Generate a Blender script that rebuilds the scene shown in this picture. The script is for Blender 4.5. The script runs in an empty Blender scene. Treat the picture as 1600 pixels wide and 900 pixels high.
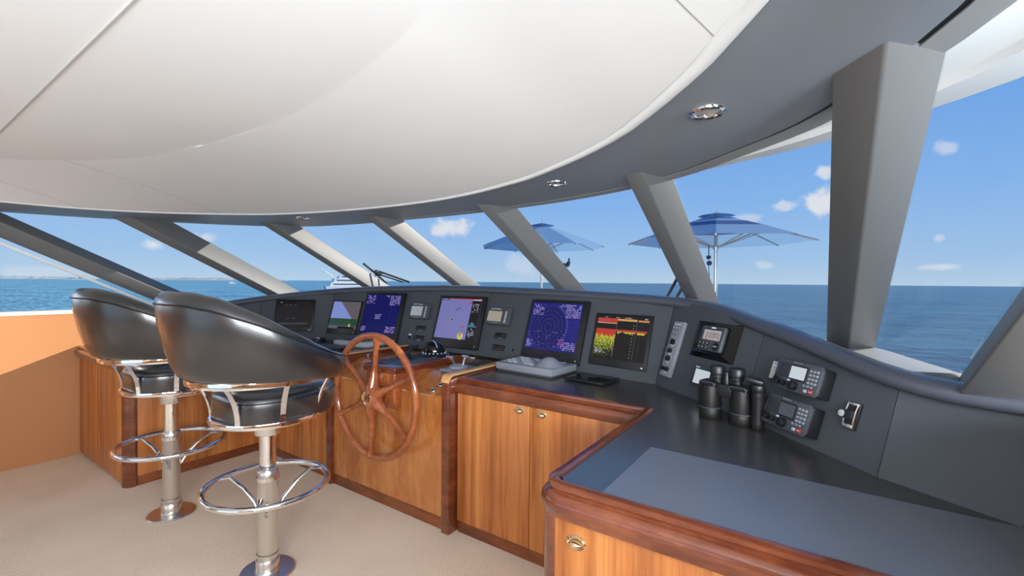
import bpy, bmesh, math, random
from math import sin, cos, pi, radians, atan2, sqrt, tan
from mathutils import Vector as V, Matrix as Mx
random.seed(7)
sc = bpy.context.scene
COL = sc.collection
CX = -2.4            # centreline of the wheelhouse (X starboard, Y forward, Z up)
ZC = 2.01            # soffit height
RK = V((0, .885, -.466))   # direction the raked pillars and panes run in

# ------------------------------------------------------------------ materials
def lin(c): return tuple((x/12.92 if x <= .04045 else ((x+.055)/1.055)**2.4) for x in c)
def rgb(r, g, b): return lin((r/255, g/255, b/255))
class NT:
    def __init__(s, tree): s.t = tree; s.n = tree.nodes; s.l = tree.links
    def add(s, kind, **kw):
        n = s.n.new(kind)
        for k, v in kw.items(): setattr(n, k, v)
        return n
    def link(s, a, b): s.l.new(a, b)
    def math(s, op, a, b=None, c=None):
        n = s.n.new('ShaderNodeMath'); n.operation = op
        for i, x in enumerate((a, b, c)):
            if x is None: continue
            if isinstance(x, (int, float)): n.inputs[i].default_value = x
            else: s.l.new(x, n.inputs[i])
        return n.outputs[0]
    def ramp(s, fac, stops):
        n = s.n.new('ShaderNodeValToRGB'); cr = n.color_ramp
        while len(cr.elements) < len(stops): cr.elements.new(.5)
        for e, (p, c) in zip(cr.elements, stops):
            e.position = p; e.color = (*c, 1) if len(c) == 3 else c
        s.l.new(fac, n.inputs[0]); return n.outputs[0]
    def mix(s, fac, a, b):
        n = s.n.new('ShaderNodeMix'); n.data_type = 'RGBA'
        for sock, x in ((n.inputs[0], fac), (n.inputs[6], a), (n.inputs[7], b)):
            if isinstance(x, (int, float)): sock.default_value = x
            elif isinstance(x, tuple): sock.default_value = (*x, 1)
            else: s.l.new(x, sock)
        return n.outputs[2]
def mat(name, col=(.5, .5, .5), rough=.5, metal=0, coat=0, spec=.5, emit=None, es=1., noise=None, bump=None, coat_rough=.05):
    m = bpy.data.materials.new(name); m.use_nodes = True
    t = NT(m.node_tree); b = t.n['Principled BSDF']
    b.inputs['Base Color'].default_value = (*col, 1); b.inputs['Roughness'].default_value = rough
    b.inputs['Metallic'].default_value = metal; b.inputs['Coat Weight'].default_value = coat
    b.inputs['Coat Roughness'].default_value = coat_rough
    b.inputs['Specular IOR Level'].default_value = spec
    if emit: b.inputs['Emission Color'].default_value = (*emit, 1); b.inputs['Emission Strength'].default_value = es
    tc = t.add('ShaderNodeTexCoord')
    if noise:      # (scale, amount)
        n = t.add('ShaderNodeTexNoise'); n.inputs['Scale'].default_value = noise[0]; n.inputs['Detail'].default_value = 4
        t.link(tc.outputs['Object'], n.inputs['Vector'])
        t.link(t.ramp(n.outputs['Fac'], [(.3, tuple(c*(1-noise[1]) for c in col)), (.7, tuple(min(1, c*(1+noise[1])) for c in col))]), b.inputs['Base Color'])
    if bump:       # (scale, strength, distance)
        n = t.add('ShaderNodeTexNoise'); n.inputs['Scale'].default_value = bump[0]; n.inputs['Detail'].default_value = 3
        t.link(tc.outputs['Object'], n.inputs['Vector'])
        bp = t.add('ShaderNodeBump'); bp.inputs['Strength'].default_value = bump[1]; bp.inputs['Distance'].default_value = bump[2]
        t.link(n.outputs['Fac'], bp.inputs['Height']); t.link(bp.outputs['Normal'], b.inputs['Normal'])
    return m
def wood(name, dark, mid, light, stretch, rough=.35, coat=.3, scale=1.):
    m = bpy.data.materials.new(name); m.use_nodes = True
    t = NT(m.node_tree); b = t.n['Principled BSDF']
    tc = t.add('ShaderNodeTexCoord'); mp = t.add('ShaderNodeMapping'); mp.inputs['Scale'].default_value = stretch
    t.link(tc.outputs['Object'], mp.inputs['Vector'])
    n1 = t.add('ShaderNodeTexNoise'); n1.inputs['Scale'].default_value = 1.6*scale; n1.inputs['Detail'].default_value = 3; n1.inputs['Distortion'].default_value = .4
    n2 = t.add('ShaderNodeTexNoise'); n2.inputs['Scale'].default_value = 9*scale; n2.inputs['Detail'].default_value = 6
    n3 = t.add('ShaderNodeTexNoise'); n3.inputs['Scale'].default_value = 1.8
    t.link(mp.outputs[0], n1.inputs['Vector']); t.link(mp.outputs[0], n2.inputs['Vector']); t.link(tc.outputs['Object'], n3.inputs['Vector'])
    f = t.math('ADD', t.math('MULTIPLY', n1.outputs['Fac'], .55), t.math('ADD', t.math('MULTIPLY', n2.outputs['Fac'], .3), t.math('MULTIPLY', n3.outputs['Fac'], .15)))
    t.link(t.ramp(f, [(.36, dark), (.5, mid), (.64, light)]), b.inputs['Base Color'])
    b.inputs['Roughness'].default_value = rough; b.inputs['Coat Weight'].default_value = coat; b.inputs['Coat Roughness'].default_value = .06
    return m
MT = {}
MT['cherry'] = wood('cherry_veneer', rgb(146, 82, 36), rgb(182, 110, 54), rgb(204, 134, 74), (14, 14, .55), .42, .12)
MT['pod'] = wood('varnished_teak', rgb(150, 84, 38), rgb(178, 110, 56), rgb(194, 130, 72), (7, 7, 1.2), .22, .7)
MT['mahogany'] = wood('varnished_mahogany', rgb(84, 36, 18), rgb(106, 50, 26), rgb(126, 66, 36), (2.5, 2.5, 9), .2, .8)
MT['wheelwood'] = wood('varnished_wheel_wood', rgb(124, 60, 28), rgb(152, 80, 42), rgb(176, 104, 58), (5, 5, 5), .18, .9)
MT['rimwood'] = wood('light_oak_edge', rgb(176, 120, 70), rgb(206, 156, 100), rgb(222, 178, 124), (9, .8, 9), .32, .35)
MT['darkwood'] = wood('dark_plinth_wood', rgb(92, 46, 22), rgb(120, 62, 30), rgb(140, 78, 40), (2, 2, 9), .35, .3)
MT['white'] = mat('white_ceiling_vinyl', (.80, .825, .84), .55)
MT['seam'] = mat('ceiling_seam', (.42, .41, .40), .7)
MT['soffit'] = mat('slate_soffit_leather', rgb(130, 137, 146), .42, bump=(160, .12, .002))
MT['lip'] = mat('window_head_lining', rgb(150, 154, 156), .5, bump=(160, .1, .002))
MT['black'] = mat('black_gap', (.006, .006, .007), .6)
MT['pillar'] = mat('grey_pillar_paint', rgb(102, 103, 104), .5, bump=(90, .08, .002))
MT['dash'] = mat('charcoal_dash_panel', rgb(70, 74, 80), .5, spec=.3, noise=(3, .06))
MT['brow'] = mat('padded_brow_vinyl', rgb(72, 76, 86), .3, bump=(220, .1, .001))
MT['sill'] = mat('pale_sill_paint', rgb(158, 158, 154), .5)
MT['laminate'] = mat('black_laminate', rgb(56, 56, 58), .26); MT['laminate'].node_tree.nodes['Principled BSDF'].inputs['IOR'].default_value = 3.0; MT['laminate'].node_tree.nodes['Principled BSDF'].inputs['Specular Tint'].default_value = (1, .90, .80, 1)
MT['chartmat'] = mat('grey_chart_mat', rgb(96, 99, 106), .4, coat=1., coat_rough=.38); MT['chartmat'].node_tree.nodes['Principled BSDF'].inputs['Coat IOR'].default_value = 1.9
MT['chrome'] = mat('polished_chrome', (.86, .86, .88), .07, 1)
MT['satin'] = mat('satin_steel', (.74, .71, .67), .28, 1)
MT['bronze'] = mat('polished_bronze', (.78, .62, .42), .16, 1)
MT['leather'] = mat('black_leather', rgb(24, 25, 29), .34, coat=1., coat_rough=.22, bump=(240, .05, .001)); MT['leather'].node_tree.nodes['Principled BSDF'].inputs['Coat IOR'].default_value = 1.58
MT['piping'] = mat('black_piping', rgb(14, 15, 18), .35)
MT['plastic'] = mat('black_plastic', rgb(24, 25, 28), .38)
MT['gloss'] = mat('gloss_black', rgb(12, 13, 15), .08)
MT['dgrey'] = mat('dark_grey_plastic', rgb(66, 69, 76), .42)
MT['grey'] = mat('grey_plastic', rgb(128, 132, 140), .42)
MT['lgrey'] = mat('light_grey_plastic', rgb(176, 180, 184), .45)
MT['key'] = mat('pale_key', rgb(200, 204, 208), .5)
MT['knob'] = mat('black_knob', rgb(20, 20, 22), .3)
MT['red'] = mat('red_key', rgb(176, 50, 56), .4)
MT['rubber'] = mat('pebbled_rubber', rgb(24, 23, 23), .45, spec=.35, bump=(300, .3, .001))
MT['paper'] = mat('white_paper', rgb(226, 226, 222), .7)
MT['wallor'] = mat('apricot_wall', rgb(182, 124, 78), .6)
MT['cream'] = mat('cream_cap', rgb(238, 224, 196), .4)
MT['aftwall'] = mat('aft_bulkhead', rgb(206, 176, 140), .6)
MT['gel'] = mat('white_gelcoat', (.82, .82, .80), .3)
MT['deck'] = mat('teak_deck', rgb(176, 140, 100), .7)
MT['glasslens'] = mat('lamp_glass', (.75, .73, .7), .15, .6)
MT['text_w'] = mat('white_print', rgb(230, 232, 236), .5)
MT['lcdtext'] = mat('lcd_digits', rgb(44, 30, 34), .5)
MT['rope'] = mat('dark_rope', rgb(50, 60, 76), .8)
MT['island'] = mat('distant_scrub', rgb(176, 180, 172), .9, noise=(.01, .2))
MT['sand'] = mat('distant_sand', rgb(196, 186, 170), .9)
MT['shipwhite'] = mat('ship_white', (.8, .8, .79), .35)
MT['shipwin'] = mat('ship_windows', rgb(70, 78, 88), .2)
MT['shiphull'] = mat('ship_hull', rgb(206, 212, 216), .3)
MT['buoy'] = mat('white_float', (.85, .85, .85), .5)
def emis(name, c, s=1., base=.0, rough=.12):
    return mat(name, (base,)*3, rough, emit=c, es=s)
MT['e_navy'] = emis('screen_navy', rgb(24, 30, 128), .75)
MT['e_deep'] = emis('screen_deep_blue', rgb(14, 20, 96), .8)
MT['e_ring'] = emis('screen_ring', rgb(44, 54, 164), .8)
MT['e_lav'] = emis('screen_lavender_text', rgb(190, 174, 240), .75)
MT['e_mag'] = emis('screen_magenta', rgb(190, 90, 190), .8)
MT['e_chart'] = emis('screen_chart_blue', rgb(124, 124, 186), .85)
MT['e_red'] = emis('screen_red', rgb(196, 62, 44), .8)
MT['e_ora'] = emis('screen_orange', rgb(222, 150, 82), .75)
MT['e_yel'] = emis('screen_yellow', rgb(206, 206, 60), .8)
MT['e_pale'] = emis('screen_pale_yellow', rgb(206, 204, 130), .8)
MT['e_blk'] = emis('screen_black', rgb(20, 20, 26), .6)
MT['e_wht'] = emis('screen_white', rgb(196, 200, 220), .8)
MT['e_gry'] = emis('screen_dim_grey', rgb(60, 60, 68), .7)
MT['e_teal'] = emis('screen_teal', rgb(64, 130, 150), .8)
MT['e_sky'] = emis('screen_sky_blue', rgb(132, 146, 214), .85)
MT['e_dusk'] = emis('screen_grey_mauve', rgb(104, 96, 104), .8)
MT['e_green'] = emis('screen_dark_green', rgb(44, 74, 52), .8)
MT['e_lcd'] = emis('lcd_blue_grey', rgb(150, 160, 172), .75, .1)
MT['e_lcdtan'] = emis('lcd_tan', rgb(156, 148, 132), .75, .1)
MT['e_lcdpink'] = emis('lcd_pink_grey', rgb(168, 156, 160), .8, .1)
MT['e_lcdwhite'] = emis('lcd_white', rgb(196, 206, 216), .85, .1)
MT['e_lcddark'] = emis('lcd_dark', rgb(56, 60, 66), .6, .05)
# speckled yellow echo of the sounder
def speckle():
    m = bpy.data.materials.new('sounder_echo'); m.use_nodes = True; t = NT(m.node_tree); b = t.n['Principled BSDF']
    b.inputs['Base Color'].default_value = (0, 0, 0, 1); b.inputs['Roughness'].default_value = .12
    tc = t.add('ShaderNodeTexCoord'); mp = t.add('ShaderNodeMapping'); mp.inputs['Scale'].default_value = (1.3, 1, .8)
    t.link(tc.outputs['Object'], mp.inputs[0])
    n = t.add('ShaderNodeTexNoise'); n.inputs['Scale'].default_value = 130; n.inputs['Detail'].default_value = 2
    t.link(mp.outputs[0], n.inputs['Vector'])
    sx = t.add('ShaderNodeSeparateXYZ'); t.link(tc.outputs['Object'], sx.inputs[0])
    f = t.math('ADD', n.outputs['Fac'], t.math('MULTIPLY', sx.outputs['Z'], 1.9))
    c = t.ramp(f, [(.37, rgb(14, 14, 18)), (.385, rgb(170, 196, 60)), (.50, rgb(212, 212, 64)), (.58, rgb(226, 170, 60)), (.62, rgb(200, 66, 46))])
    t.link(c, b.inputs['Emission Color']); b.inputs['Emission Strength'].default_value = .8
    return m
MT['e_speck'] = speckle()
def glass_mat():
    m = bpy.data.materials.new('window_glass'); m.use_nodes = True; t = NT(m.node_tree); t.n.clear()
    out = t.add('ShaderNodeOutputMaterial'); tr = t.add('ShaderNodeBsdfTransparent'); gl = t.add('ShaderNodeBsdfGlossy')
    gl.inputs['Roughness'].default_value = .0; tr.inputs['Color'].default_value = (.985, .99, .995, 1)
    lw = t.add('ShaderNodeLayerWeight'); fr = t.math('ADD', t.math('MULTIPLY', t.math('POWER', lw.outputs['Facing'], 5.), .22), .012)
    mx = t.add('ShaderNodeMixShader'); t.link(fr, mx.inputs[0]); t.link(tr.outputs[0], mx.inputs[1]); t.link(gl.outputs[0], mx.inputs[2])
    t.link(mx.outputs[0], out.inputs[0]); return m
MT['glass'] = glass_mat()
def carpet_mat():
    m = mat('beige_carpet', rgb(206, 186, 164), .95, spec=.1); t = NT(m.node_tree); b = t.n['Principled BSDF']
    tc = t.add('ShaderNodeTexCoord'); mp = t.add('ShaderNodeMapping'); mp.inputs['Scale'].default_value = (70, 210, 70)
    t.link(tc.outputs['Object'], mp.inputs[0])
    n = t.add('ShaderNodeTexNoise'); n.inputs['Scale'].default_value = 1.2; n.inputs['Detail'].default_value = 4; t.link(mp.outputs[0], n.inputs['Vector'])
    n2 = t.add('ShaderNodeTexNoise'); n2.inputs['Scale'].default_value = 2.; t.link(tc.outputs['Object'], n2.inputs['Vector'])
    f = t.math('ADD', t.math('MULTIPLY', n.outputs['Fac'], .7), t.math('MULTIPLY', n2.outputs['Fac'], .3))
    t.link(t.ramp(f, [(.34, rgb(192, 172, 150)), (.46, rgb(226, 207, 186)), (.7, rgb(236, 220, 202))]), b.inputs['Base Color'])
    bp = t.add('ShaderNodeBump'); bp.inputs['Strength'].default_value = .5; bp.inputs['Distance'].default_value = .004
    t.link(n.outputs['Fac'], bp.inputs['Height']); t.link(bp.outputs[0], b.inputs['Normal'])
    return m
MT['carpet'] = carpet_mat()
def sea_mat():
    m = mat('sea_water', rgb(40, 96, 140), .3); t = NT(m.node_tree); b = t.n['Principled BSDF']
    tc = t.add('ShaderNodeTexCoord'); sx = t.add('ShaderNodeSeparateXYZ'); t.link(tc.outputs['Object'], sx.inputs[0])
    ang = t.math('ARCTAN2', sx.outputs['X'], sx.outputs['Y'])        # shallow sand bank lies off the port bow
    shallow = t.add('ShaderNodeMapRange'); shallow.inputs['From Min'].default_value = -1.35; shallow.inputs['From Max'].default_value = -.5
    t.link(ang, shallow.inputs['Value'])
    n0 = t.add('ShaderNodeTexNoise'); n0.inputs['Scale'].default_value = .012; n0.inputs['Detail'].default_value = 3; t.link(tc.outputs['Object'], n0.inputs['Vector'])
    f = t.math('ADD', shallow.outputs[0], t.math('MULTIPLY', t.math('SUBTRACT', n0.outputs['Fac'], .5), .35))
    c = t.ramp(f, [(.0, rgb(140, 204, 208)), (.35, rgb(118, 188, 200)), (.75, rgb(92, 154, 166)), (1., rgb(86, 134, 146))])
    mp = t.add('ShaderNodeMapping'); mp.inputs['Scale'].default_value = (.42, 1.3, 1); mp.inputs['Rotation'].default_value = (0, 0, -.6); t.link(tc.outputs['Object'], mp.inputs[0])
    n1 = t.add('ShaderNodeTexNoise'); n1.inputs['Scale'].default_value = .55; n1.inputs['Detail'].default_value = 7; n1.inputs['Roughness'].default_value = .65; t.link(mp.outputs[0], n1.inputs['Vector'])
    n2 = t.add('ShaderNodeTexNoise'); n2.inputs['Scale'].default_value = .06; n2.inputs['Detail'].default_value = 4; t.link(mp.outputs[0], n2.inputs['Vector'])
    h = t.math('ADD', n1.outputs['Fac'], t.math('MULTIPLY', n2.outputs['Fac'], 1.2))
    w_ = t.math('ADD', t.math('MULTIPLY', n1.outputs['Fac'], .75), t.math('MULTIPLY', n2.outputs['Fac'], .25))
    lo = t.mix(.8, c, rgb(26, 66, 98))  # wave light and shade put into the base colour, following the bump noise
    t.link(t.mix(t.ramp(w_, [(.44, (0, 0, 0)), (.56, (1, 1, 1))]), lo, c), b.inputs['Base Color'])
    bp = t.add('ShaderNodeBump'); bp.inputs['Strength'].default_value = .8; bp.inputs['Distance'].default_value = .6
    t.link(h, bp.inputs['Height']); t.link(bp.outputs[0], b.inputs['Normal'])
    b.inputs['Specular IOR Level'].default_value = .1
    return m
MT['sea'] = sea_mat()
def fabric(name, c):
    m = bpy.data.materials.new(name); m.use_nodes = True; t = NT(m.node_tree); b = t.n['Principled BSDF']
    b.inputs['Base Color'].default_value = (*c, 1); b.inputs['Roughness'].default_value = .8
    tl = t.add('ShaderNodeBsdfTranslucent'); tl.inputs[0].default_value = (*[min(1, x*1.2) for x in c], 1)
    mx = t.add('ShaderNodeMixShader'); mx.inputs[0].default_value = .4
    o = t.n['Material Output']; t.link(b.outputs[0], mx.inputs[1]); t.link(tl.outputs[0], mx.inputs[2]); t.link(mx.outputs[0], o.inputs[0])
    return m
MT['canvas'] = fabric('blue_canvas', rgb(146, 186, 218))
MT['navy'] = fabric('navy_canvas', rgb(66, 112, 166))

# ------------------------------------------------------------------ mesh helpers
class MB:
    """collects shapes; build() links them as ONE mesh object"""
    def __init__(s): s.bm = bmesh.new(); s.mats = []; s.cur = 0
    def m(s, key):
        if key not in s.mats: s.mats.append(key)
        s.cur = s.mats.index(key); return s
    def _new(s, fs):
        for f in fs: f.material_index = s.cur; f.smooth = True
    def poly(s, pts):
        f = s.bm.faces.new([s.bm.verts.new(p) for p in pts]); s._new([f]); return f
    def grid(s, rows, closeu=False, closev=False):
        vs = [[s.bm.verts.new(p) for p in r] for r in rows]; fs = []
        nr = len(vs); nc = len(vs[0])
        for i in range(nr if closeu else nr-1):
            for j in range(nc if closev else nc-1):
                a, b_, c, d = vs[i][j], vs[i][(j+1) % nc], vs[(i+1) % nr][(j+1) % nc], vs[(i+1) % nr][j]
                try: fs.append(s.bm.faces.new((a, b_, c, d)))
                except ValueError: pass
        s._new(fs); return vs
    def cap(s, vs):
        try: s._new([s.bm.faces.new(vs)])
        except ValueError: pass
    def prism(s, pts, vec, bevel=0, seg=2):
        """solid from polygon pts swept by vec"""
        vec = V(vec); a = [s.bm.verts.new(p) for p in pts]; b = [s.bm.verts.new(V(p)+vec) for p in pts]
        fs = [s.bm.faces.new(a), s.bm.faces.new(b[::-1])]; n = len(a)
        for i in range(n): fs.append(s.bm.faces.new((a[i], a[(i+1) % n], b[(i+1) % n], b[i])))
        bmesh.ops.recalc_face_normals(s.bm, faces=fs)
        s._new(fs)
        if bevel:
            es = {e for f in fs for e in f.edges}
            r = bmesh.ops.bevel(s.bm, geom=list(es), offset=bevel, segments=seg, affect='EDGES', profile=.5, clamp_overlap=True)
            s._new(r['faces'])
        return s
    def box(s, c, d, rot=None, bevel=0, seg=2):
        x, y, z = d[0]/2, d[1]/2, d[2]/2
        R = rot if rot else Mx.Identity(3); c = V(c)
        pts = [c+R @ V(p) for p in ((-x, -y, -z), (x, -y, -z), (x, y, -z), (-x, y, -z))]
        return s.prism(pts, R @ V((0, 0, 2*z)), bevel, seg)
    def bx(s, x0, x1, y0, y1, z0, z1, bevel=0, seg=2):
        return s.box(((x0+x1)/2, (y0+y1)/2, (z0+z1)/2), (x1-x0, y1-y0, z1-z0), None, bevel, seg)
    def tube(s, pts, r, n=10, closed=False, caps=True, flat=1.):
        pts = [V(p) for p in pts]; N = len(pts); rows = []
        rr = r if isinstance(r, (list, tuple)) else [r]*N
        prev = None
        for i, p in enumerate(pts):
            if closed: t = (pts[(i+1) % N]-pts[i-1])
            else: t = pts[min(i+1, N-1)]-pts[max(i-1, 0)]
            t.normalize()
            if prev is None:
                a = V((0, 0, 1)) if abs(t.z) < .9 else V((1, 0, 0))
                u = t.cross(a).normalized()
            else:
                u = (prev-t*prev.dot(t)); 
                u = u.normalized() if u.length > 1e-6 else t.orthogonal().normalized()
            prev = u; w = t.cross(u)
            rows.append([p+(u*cos(2*pi*k/n)+w*sin(2*pi*k/n)*flat)*rr[i] for k in range(n)])
        vs = s.grid(rows, closeu=closed, closev=True)
        if caps and not closed: s.cap(vs[0][::-1]); s.cap(vs[-1])
        return s
    def lathe(s, prof, c=(0, 0, 0), axis=(0, 0, 1), n=24, caps=True):
        """prof: (radius, height) pairs turned round the axis through c"""
        c = V(c); ax = V(axis).normalized(); u = ax.orthogonal().normalized(); w = ax.cross(u)
        rows = [[c+ax*h+(u*cos(2*pi*k/n)+w*sin(2*pi*k/n))*max(r, 1e-4) for k in range(n)] for r, h in prof]
        vs = s.grid(rows, closev=True)
        if caps: s.cap(vs[0][::-1]); s.cap(vs[-1])
        return s
    def sweep(s, path, prof, closed=False, capends=True):
        """profile (out, z) along a plan path of 3-D points; out = right-hand side of the travel"""
        path = [V(p) for p in path]; N = len(path); rows = []
        for i, p in enumerate(path):
            def nrm(a, b): d = (b-a); d.z = 0; d.normalize(); return V((d.y, -d.x, 0))
            if closed: n1, n2 = nrm(path[i-1], p), nrm(p, path[(i+1) % N])
            else:
                n1 = nrm(path[max(i-1, 0)], path[max(i, 1)]); n2 = nrm(path[min(i, N-2)], path[min(i+1, N-1)])
            mt = (n1+n2)/(1+max(-.5, n1.dot(n2)))
            rows.append([p+mt*o+V((0, 0, z)) for o, z in prof])
        vs = s.grid(rows, closeu=closed, closev=True)
        if capends and not closed: s.cap(vs[0]); s.cap(vs[-1][::-1])
        return s
    def build(s, name, parent=None, sharp=40, fix=True):
        if fix: bmesh.ops.recalc_face_normals(s.bm, faces=s.bm.faces[:])
        me = bpy.data.meshes.new(name); s.bm.to_mesh(me); s.bm.free()
        for k in s.mats: me.materials.append(MT[k])
        me.set_sharp_from_angle(angle=radians(sharp))
        o = bpy.data.objects.new(name, me); COL.objects.link(o)
        if parent is not None: o.parent = parent
        return o
def tag(o, label=None, cat=None, group=None, kind=None):
    if label: o['label'] = label
    if cat: o['category'] = cat
    if group: o['group'] = group
    if kind: o['kind'] = kind
    return o
def thing(name, label, cat, loc=(0, 0, 0), rot=None, group=None):
    o = bpy.data.objects.new(name, None); COL.objects.link(o); o.empty_display_size = .05
    M4 = Mx.Translation(V(loc))
    if rot is not None: M4 = M4 @ rot.to_4x4()
    o.matrix_world = M4
    return tag(o, label, cat, group)
def struct(mb, name, sharp=40): return tag(mb.build(name, sharp=sharp), kind='structure')
def rebase(o, loc):       # move a mesh built in world space under a base point
    for v in o.data.vertices: v.co -= V(loc)
    o.location = loc
    return o
def dup(root, loc=None, mw=None):
    r = root.copy(); COL.objects.link(r)
    if mw is not None: r.matrix_world = mw
    elif loc is not None: r.location = loc
    for ch in list(root.children):
        c = ch.copy(); COL.objects.link(c); c.parent = r
        for g in list(ch.children):
            d = g.copy(); COL.objects.link(d); d.parent = c
    return r
def cat_rom(pts, n=8):
    pts = [V(p) for p in pts]; out = []
    for i in range(len(pts)-1):
        p0, p1, p2, p3 = pts[max(i-1, 0)], pts[i], pts[i+1], pts[min(i+2, len(pts)-1)]
        for k in range(n):
            t = k/n
            out.append(.5*((2*p1)+(p2-p0)*t+(2*p0-5*p1+4*p2-p3)*t*t+(3*p1-p0-3*p2+p3)*t**3))
    out.append(pts[-1]); return out
def resample(pts, n):
    L = [0]
    for a, b in zip(pts, pts[1:]): L.append(L[-1]+(b-a).length)
    out = []; j = 0
    for k in range(n):
        s_ = L[-1]*k/(n-1)
        while j < len(L)-2 and L[j+1] < s_: j += 1
        d = L[j+1]-L[j]; out.append(pts[j].lerp(pts[j+1], (s_-L[j])/d if d else 0))
    return out
def offs(l, z): return [V((CX+o, y, z)) for o, y in l]
def text_obj(body, size, align='LEFT'):
    cu = bpy.data.curves.new('t', 'FONT'); cu.body = body; cu.size = size; cu.align_x = align
    o = bpy.data.objects.new('t', cu); COL.objects.link(o)
    dg = bpy.context.evaluated_depsgraph_get(); me = bpy.data.meshes.new_from_object(o.evaluated_get(dg))
    bpy.data.objects.remove(o); bpy.data.curves.remove(cu); return me
def add_text(mb, body, size, mx, align='LEFT'):
    me = text_obj(body, size, align); n0 = len(mb.bm.faces)
    me.transform(mx); mb.bm.from_mesh(me); bpy.data.meshes.remove(me)
    mb.bm.faces.ensure_lookup_table()
    for f in mb.bm.faces[n0:]: f.material_index = mb.cur

# ------------------------------------------------------------------ camera
F = 711.; yaw = radians(34.6); pit = -math.atan(9.3/711); rol = .0085
c0 = V((-sin(yaw)*cos(pit), cos(yaw)*cos(pit), sin(pit))); r0 = V((cos(yaw), sin(yaw), 0)); u0 = r0.cross(c0)
rr = r0*cos(rol)+u0*sin(rol); uu = u0*cos(rol)-r0*sin(rol)
cam = bpy.data.objects.new('camera', bpy.data.cameras.new('camera')); COL.objects.link(cam)
Mc = Mx((rr, uu, -c0)).transposed().to_4x4(); Mc.translation = (0, 0, 1.5); cam.matrix_world = Mc
cam.data.sensor_width = 36; cam.data.lens = F*36/1600; cam.data.clip_start = .02; cam.data.clip_end = 40000
sc.camera = cam

# ------------------------------------------------------------------ setting: floor, walls, ceiling
AFT = -3.2; PW = CX-2.82; SW = CX+2.82
mb = MB().m('carpet'); mb.bx(PW-.1, SW+.1, AFT-.1, 3.2, -.06, 0); struct(mb, 'floor')
mb = MB().m('wallor'); mb.bx(PW-.12, PW, AFT, 1.56, 0, 1.2); struct(mb, 'wall_port')
mb = MB().m('wallor'); mb.bx(SW, SW+.12, AFT, 1.56, 0, 1.2); struct(mb, 'wall_starboard')
mb = MB().m('cream'); mb.bx(PW-.14, PW+.012, AFT, 1.56, 1.2, 1.232, .008); struct(mb, 'trim_1')
mb = MB().m('cream'); mb.bx(SW-.012, SW+.14, AFT, 1.30, 1.2, 1.232, .008); struct(mb, 'trim_2')
mb = MB().m('aftwall')
mb.bx(PW-.12, CX-1.5, AFT-.12, AFT, 0, 2.4); mb.bx(CX+1.5, SW+.12, AFT-.12, AFT, 0, 2.4); mb.bx(CX-1.5, CX+1.5, AFT-.12, AFT, 2.05, 2.4)
struct(mb, 'wall_aft')

WH = [(-2.06, -3.2), (-2.05, -1.5), (-2.03, -.3), (-2.015, .25), (-1.996, .544), (-1.965, .80), (-1.86, 1.05), (-1.62, 1.36), (-1.167, 1.72), (-.846, 1.86), (-.45, 1.96), (.0, 2.02), (.41, 2.025), (.772, 1.974), (1.074, 1.886), (1.246, 1.825), (1.567, 1.653), (1.791, 1.499), (1.92, 1.384), (2.143, 1.14), (2.26, .977), (2.316, .887), (2.43, .56), (2.50, 0), (2.53, -1.5), (2.54, -3.2)]
OUT = [(-2.9, -3.2), (-2.89, -1.5), (-2.88, 0), (-2.85, .63), (-2.66, 1.17), (-2.43, 1.62), (-2.11, 2.07), (-1.72, 2.41), (-1.15, 2.565), (-.52, 2.61), (.05, 2.63), (.64, 2.6), (1.22, 2.50), (1.777, 2.284), (2.15, 1.985), (2.408, 1.722), (2.612, 1.341), (2.70, 1.08), (2.80, .648), (2.86, 0), (2.88, -1.5), (2.88, -3.2)]
INN = [(-1.55, -3.2), (-1.54, -1.5), (-1.48, -.25), (-1.35, .18), (-1.17, .43), (-.88, .65), (-.54, .82), (-.08, .92), (.475, .95), (.965, .912), (1.32, .846), (1.549, .782), (1.673, .72), (1.83, .52), (1.95, .2), (2.02, -.4), (2.05, -1.5), (2.05, -3.2)]
ND = 120
WHp = resample(cat_rom(offs(WH, 0)), ND); OUTp = resample(cat_rom(offs(OUT, 0)), ND); INp = resample(cat_rom(offs(INN, 0)), ND)
def lift(l, z): return [p+V((0, 0, z)) for p in l]
def inset(l, d):
    out = []
    for i, p in enumerate(l):
        t = l[min(i+1, len(l)-1)]-l[max(i-1, 0)]; t.normalize(); out.append(p+V((t.y, -t.x, 0))*d)
    return out
GAP = inset(OUTp, .085); GAP2 = inset(OUTp, .068)
mb = MB().m('white')
mb.grid([lift(inset(WHp, d), z) for d, z in ((-.004, ZC+.02), (-.006, ZC-.006), (-.003, ZC-.018), (.006, ZC-.024), (.018, ZC-.025), (.028, ZC-.021), (.033, ZC-.014), (.038, ZC-.013), (.043, ZC-.017))])
ring0 = inset(WHp, .043); ZI = 2.12
rows = []
for k in range(9):
    t = k/8; rows.append([a.lerp(b, t)+V((0, 0, ZC-.017+(ZI-ZC+.017)*(sin(t*pi/2)*.5+t*.5))) for a, b in zip(ring0, INp)])
mb.grid(rows)
cap0 = inset(INp, .004)
mb.grid([lift(INp, ZI), lift(cap0, ZI+.0002)])
mb.grid([lift(cap0, ZI+.0002), [V(((p.x+CX)/2, p.y, ZI+.002)) for p in cap0], [V((CX, p.y, ZI+.003)) for p in cap0]])
mb.bx(PW-.3, SW+.3, AFT-.2, 2.62, 2.40, 2.44)          # roof plate above the lining
mb.m('seam'); mb.bx(CX-1.27, CX+1.90, .358, .363, ZI-.0012, ZI+.002)
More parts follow.
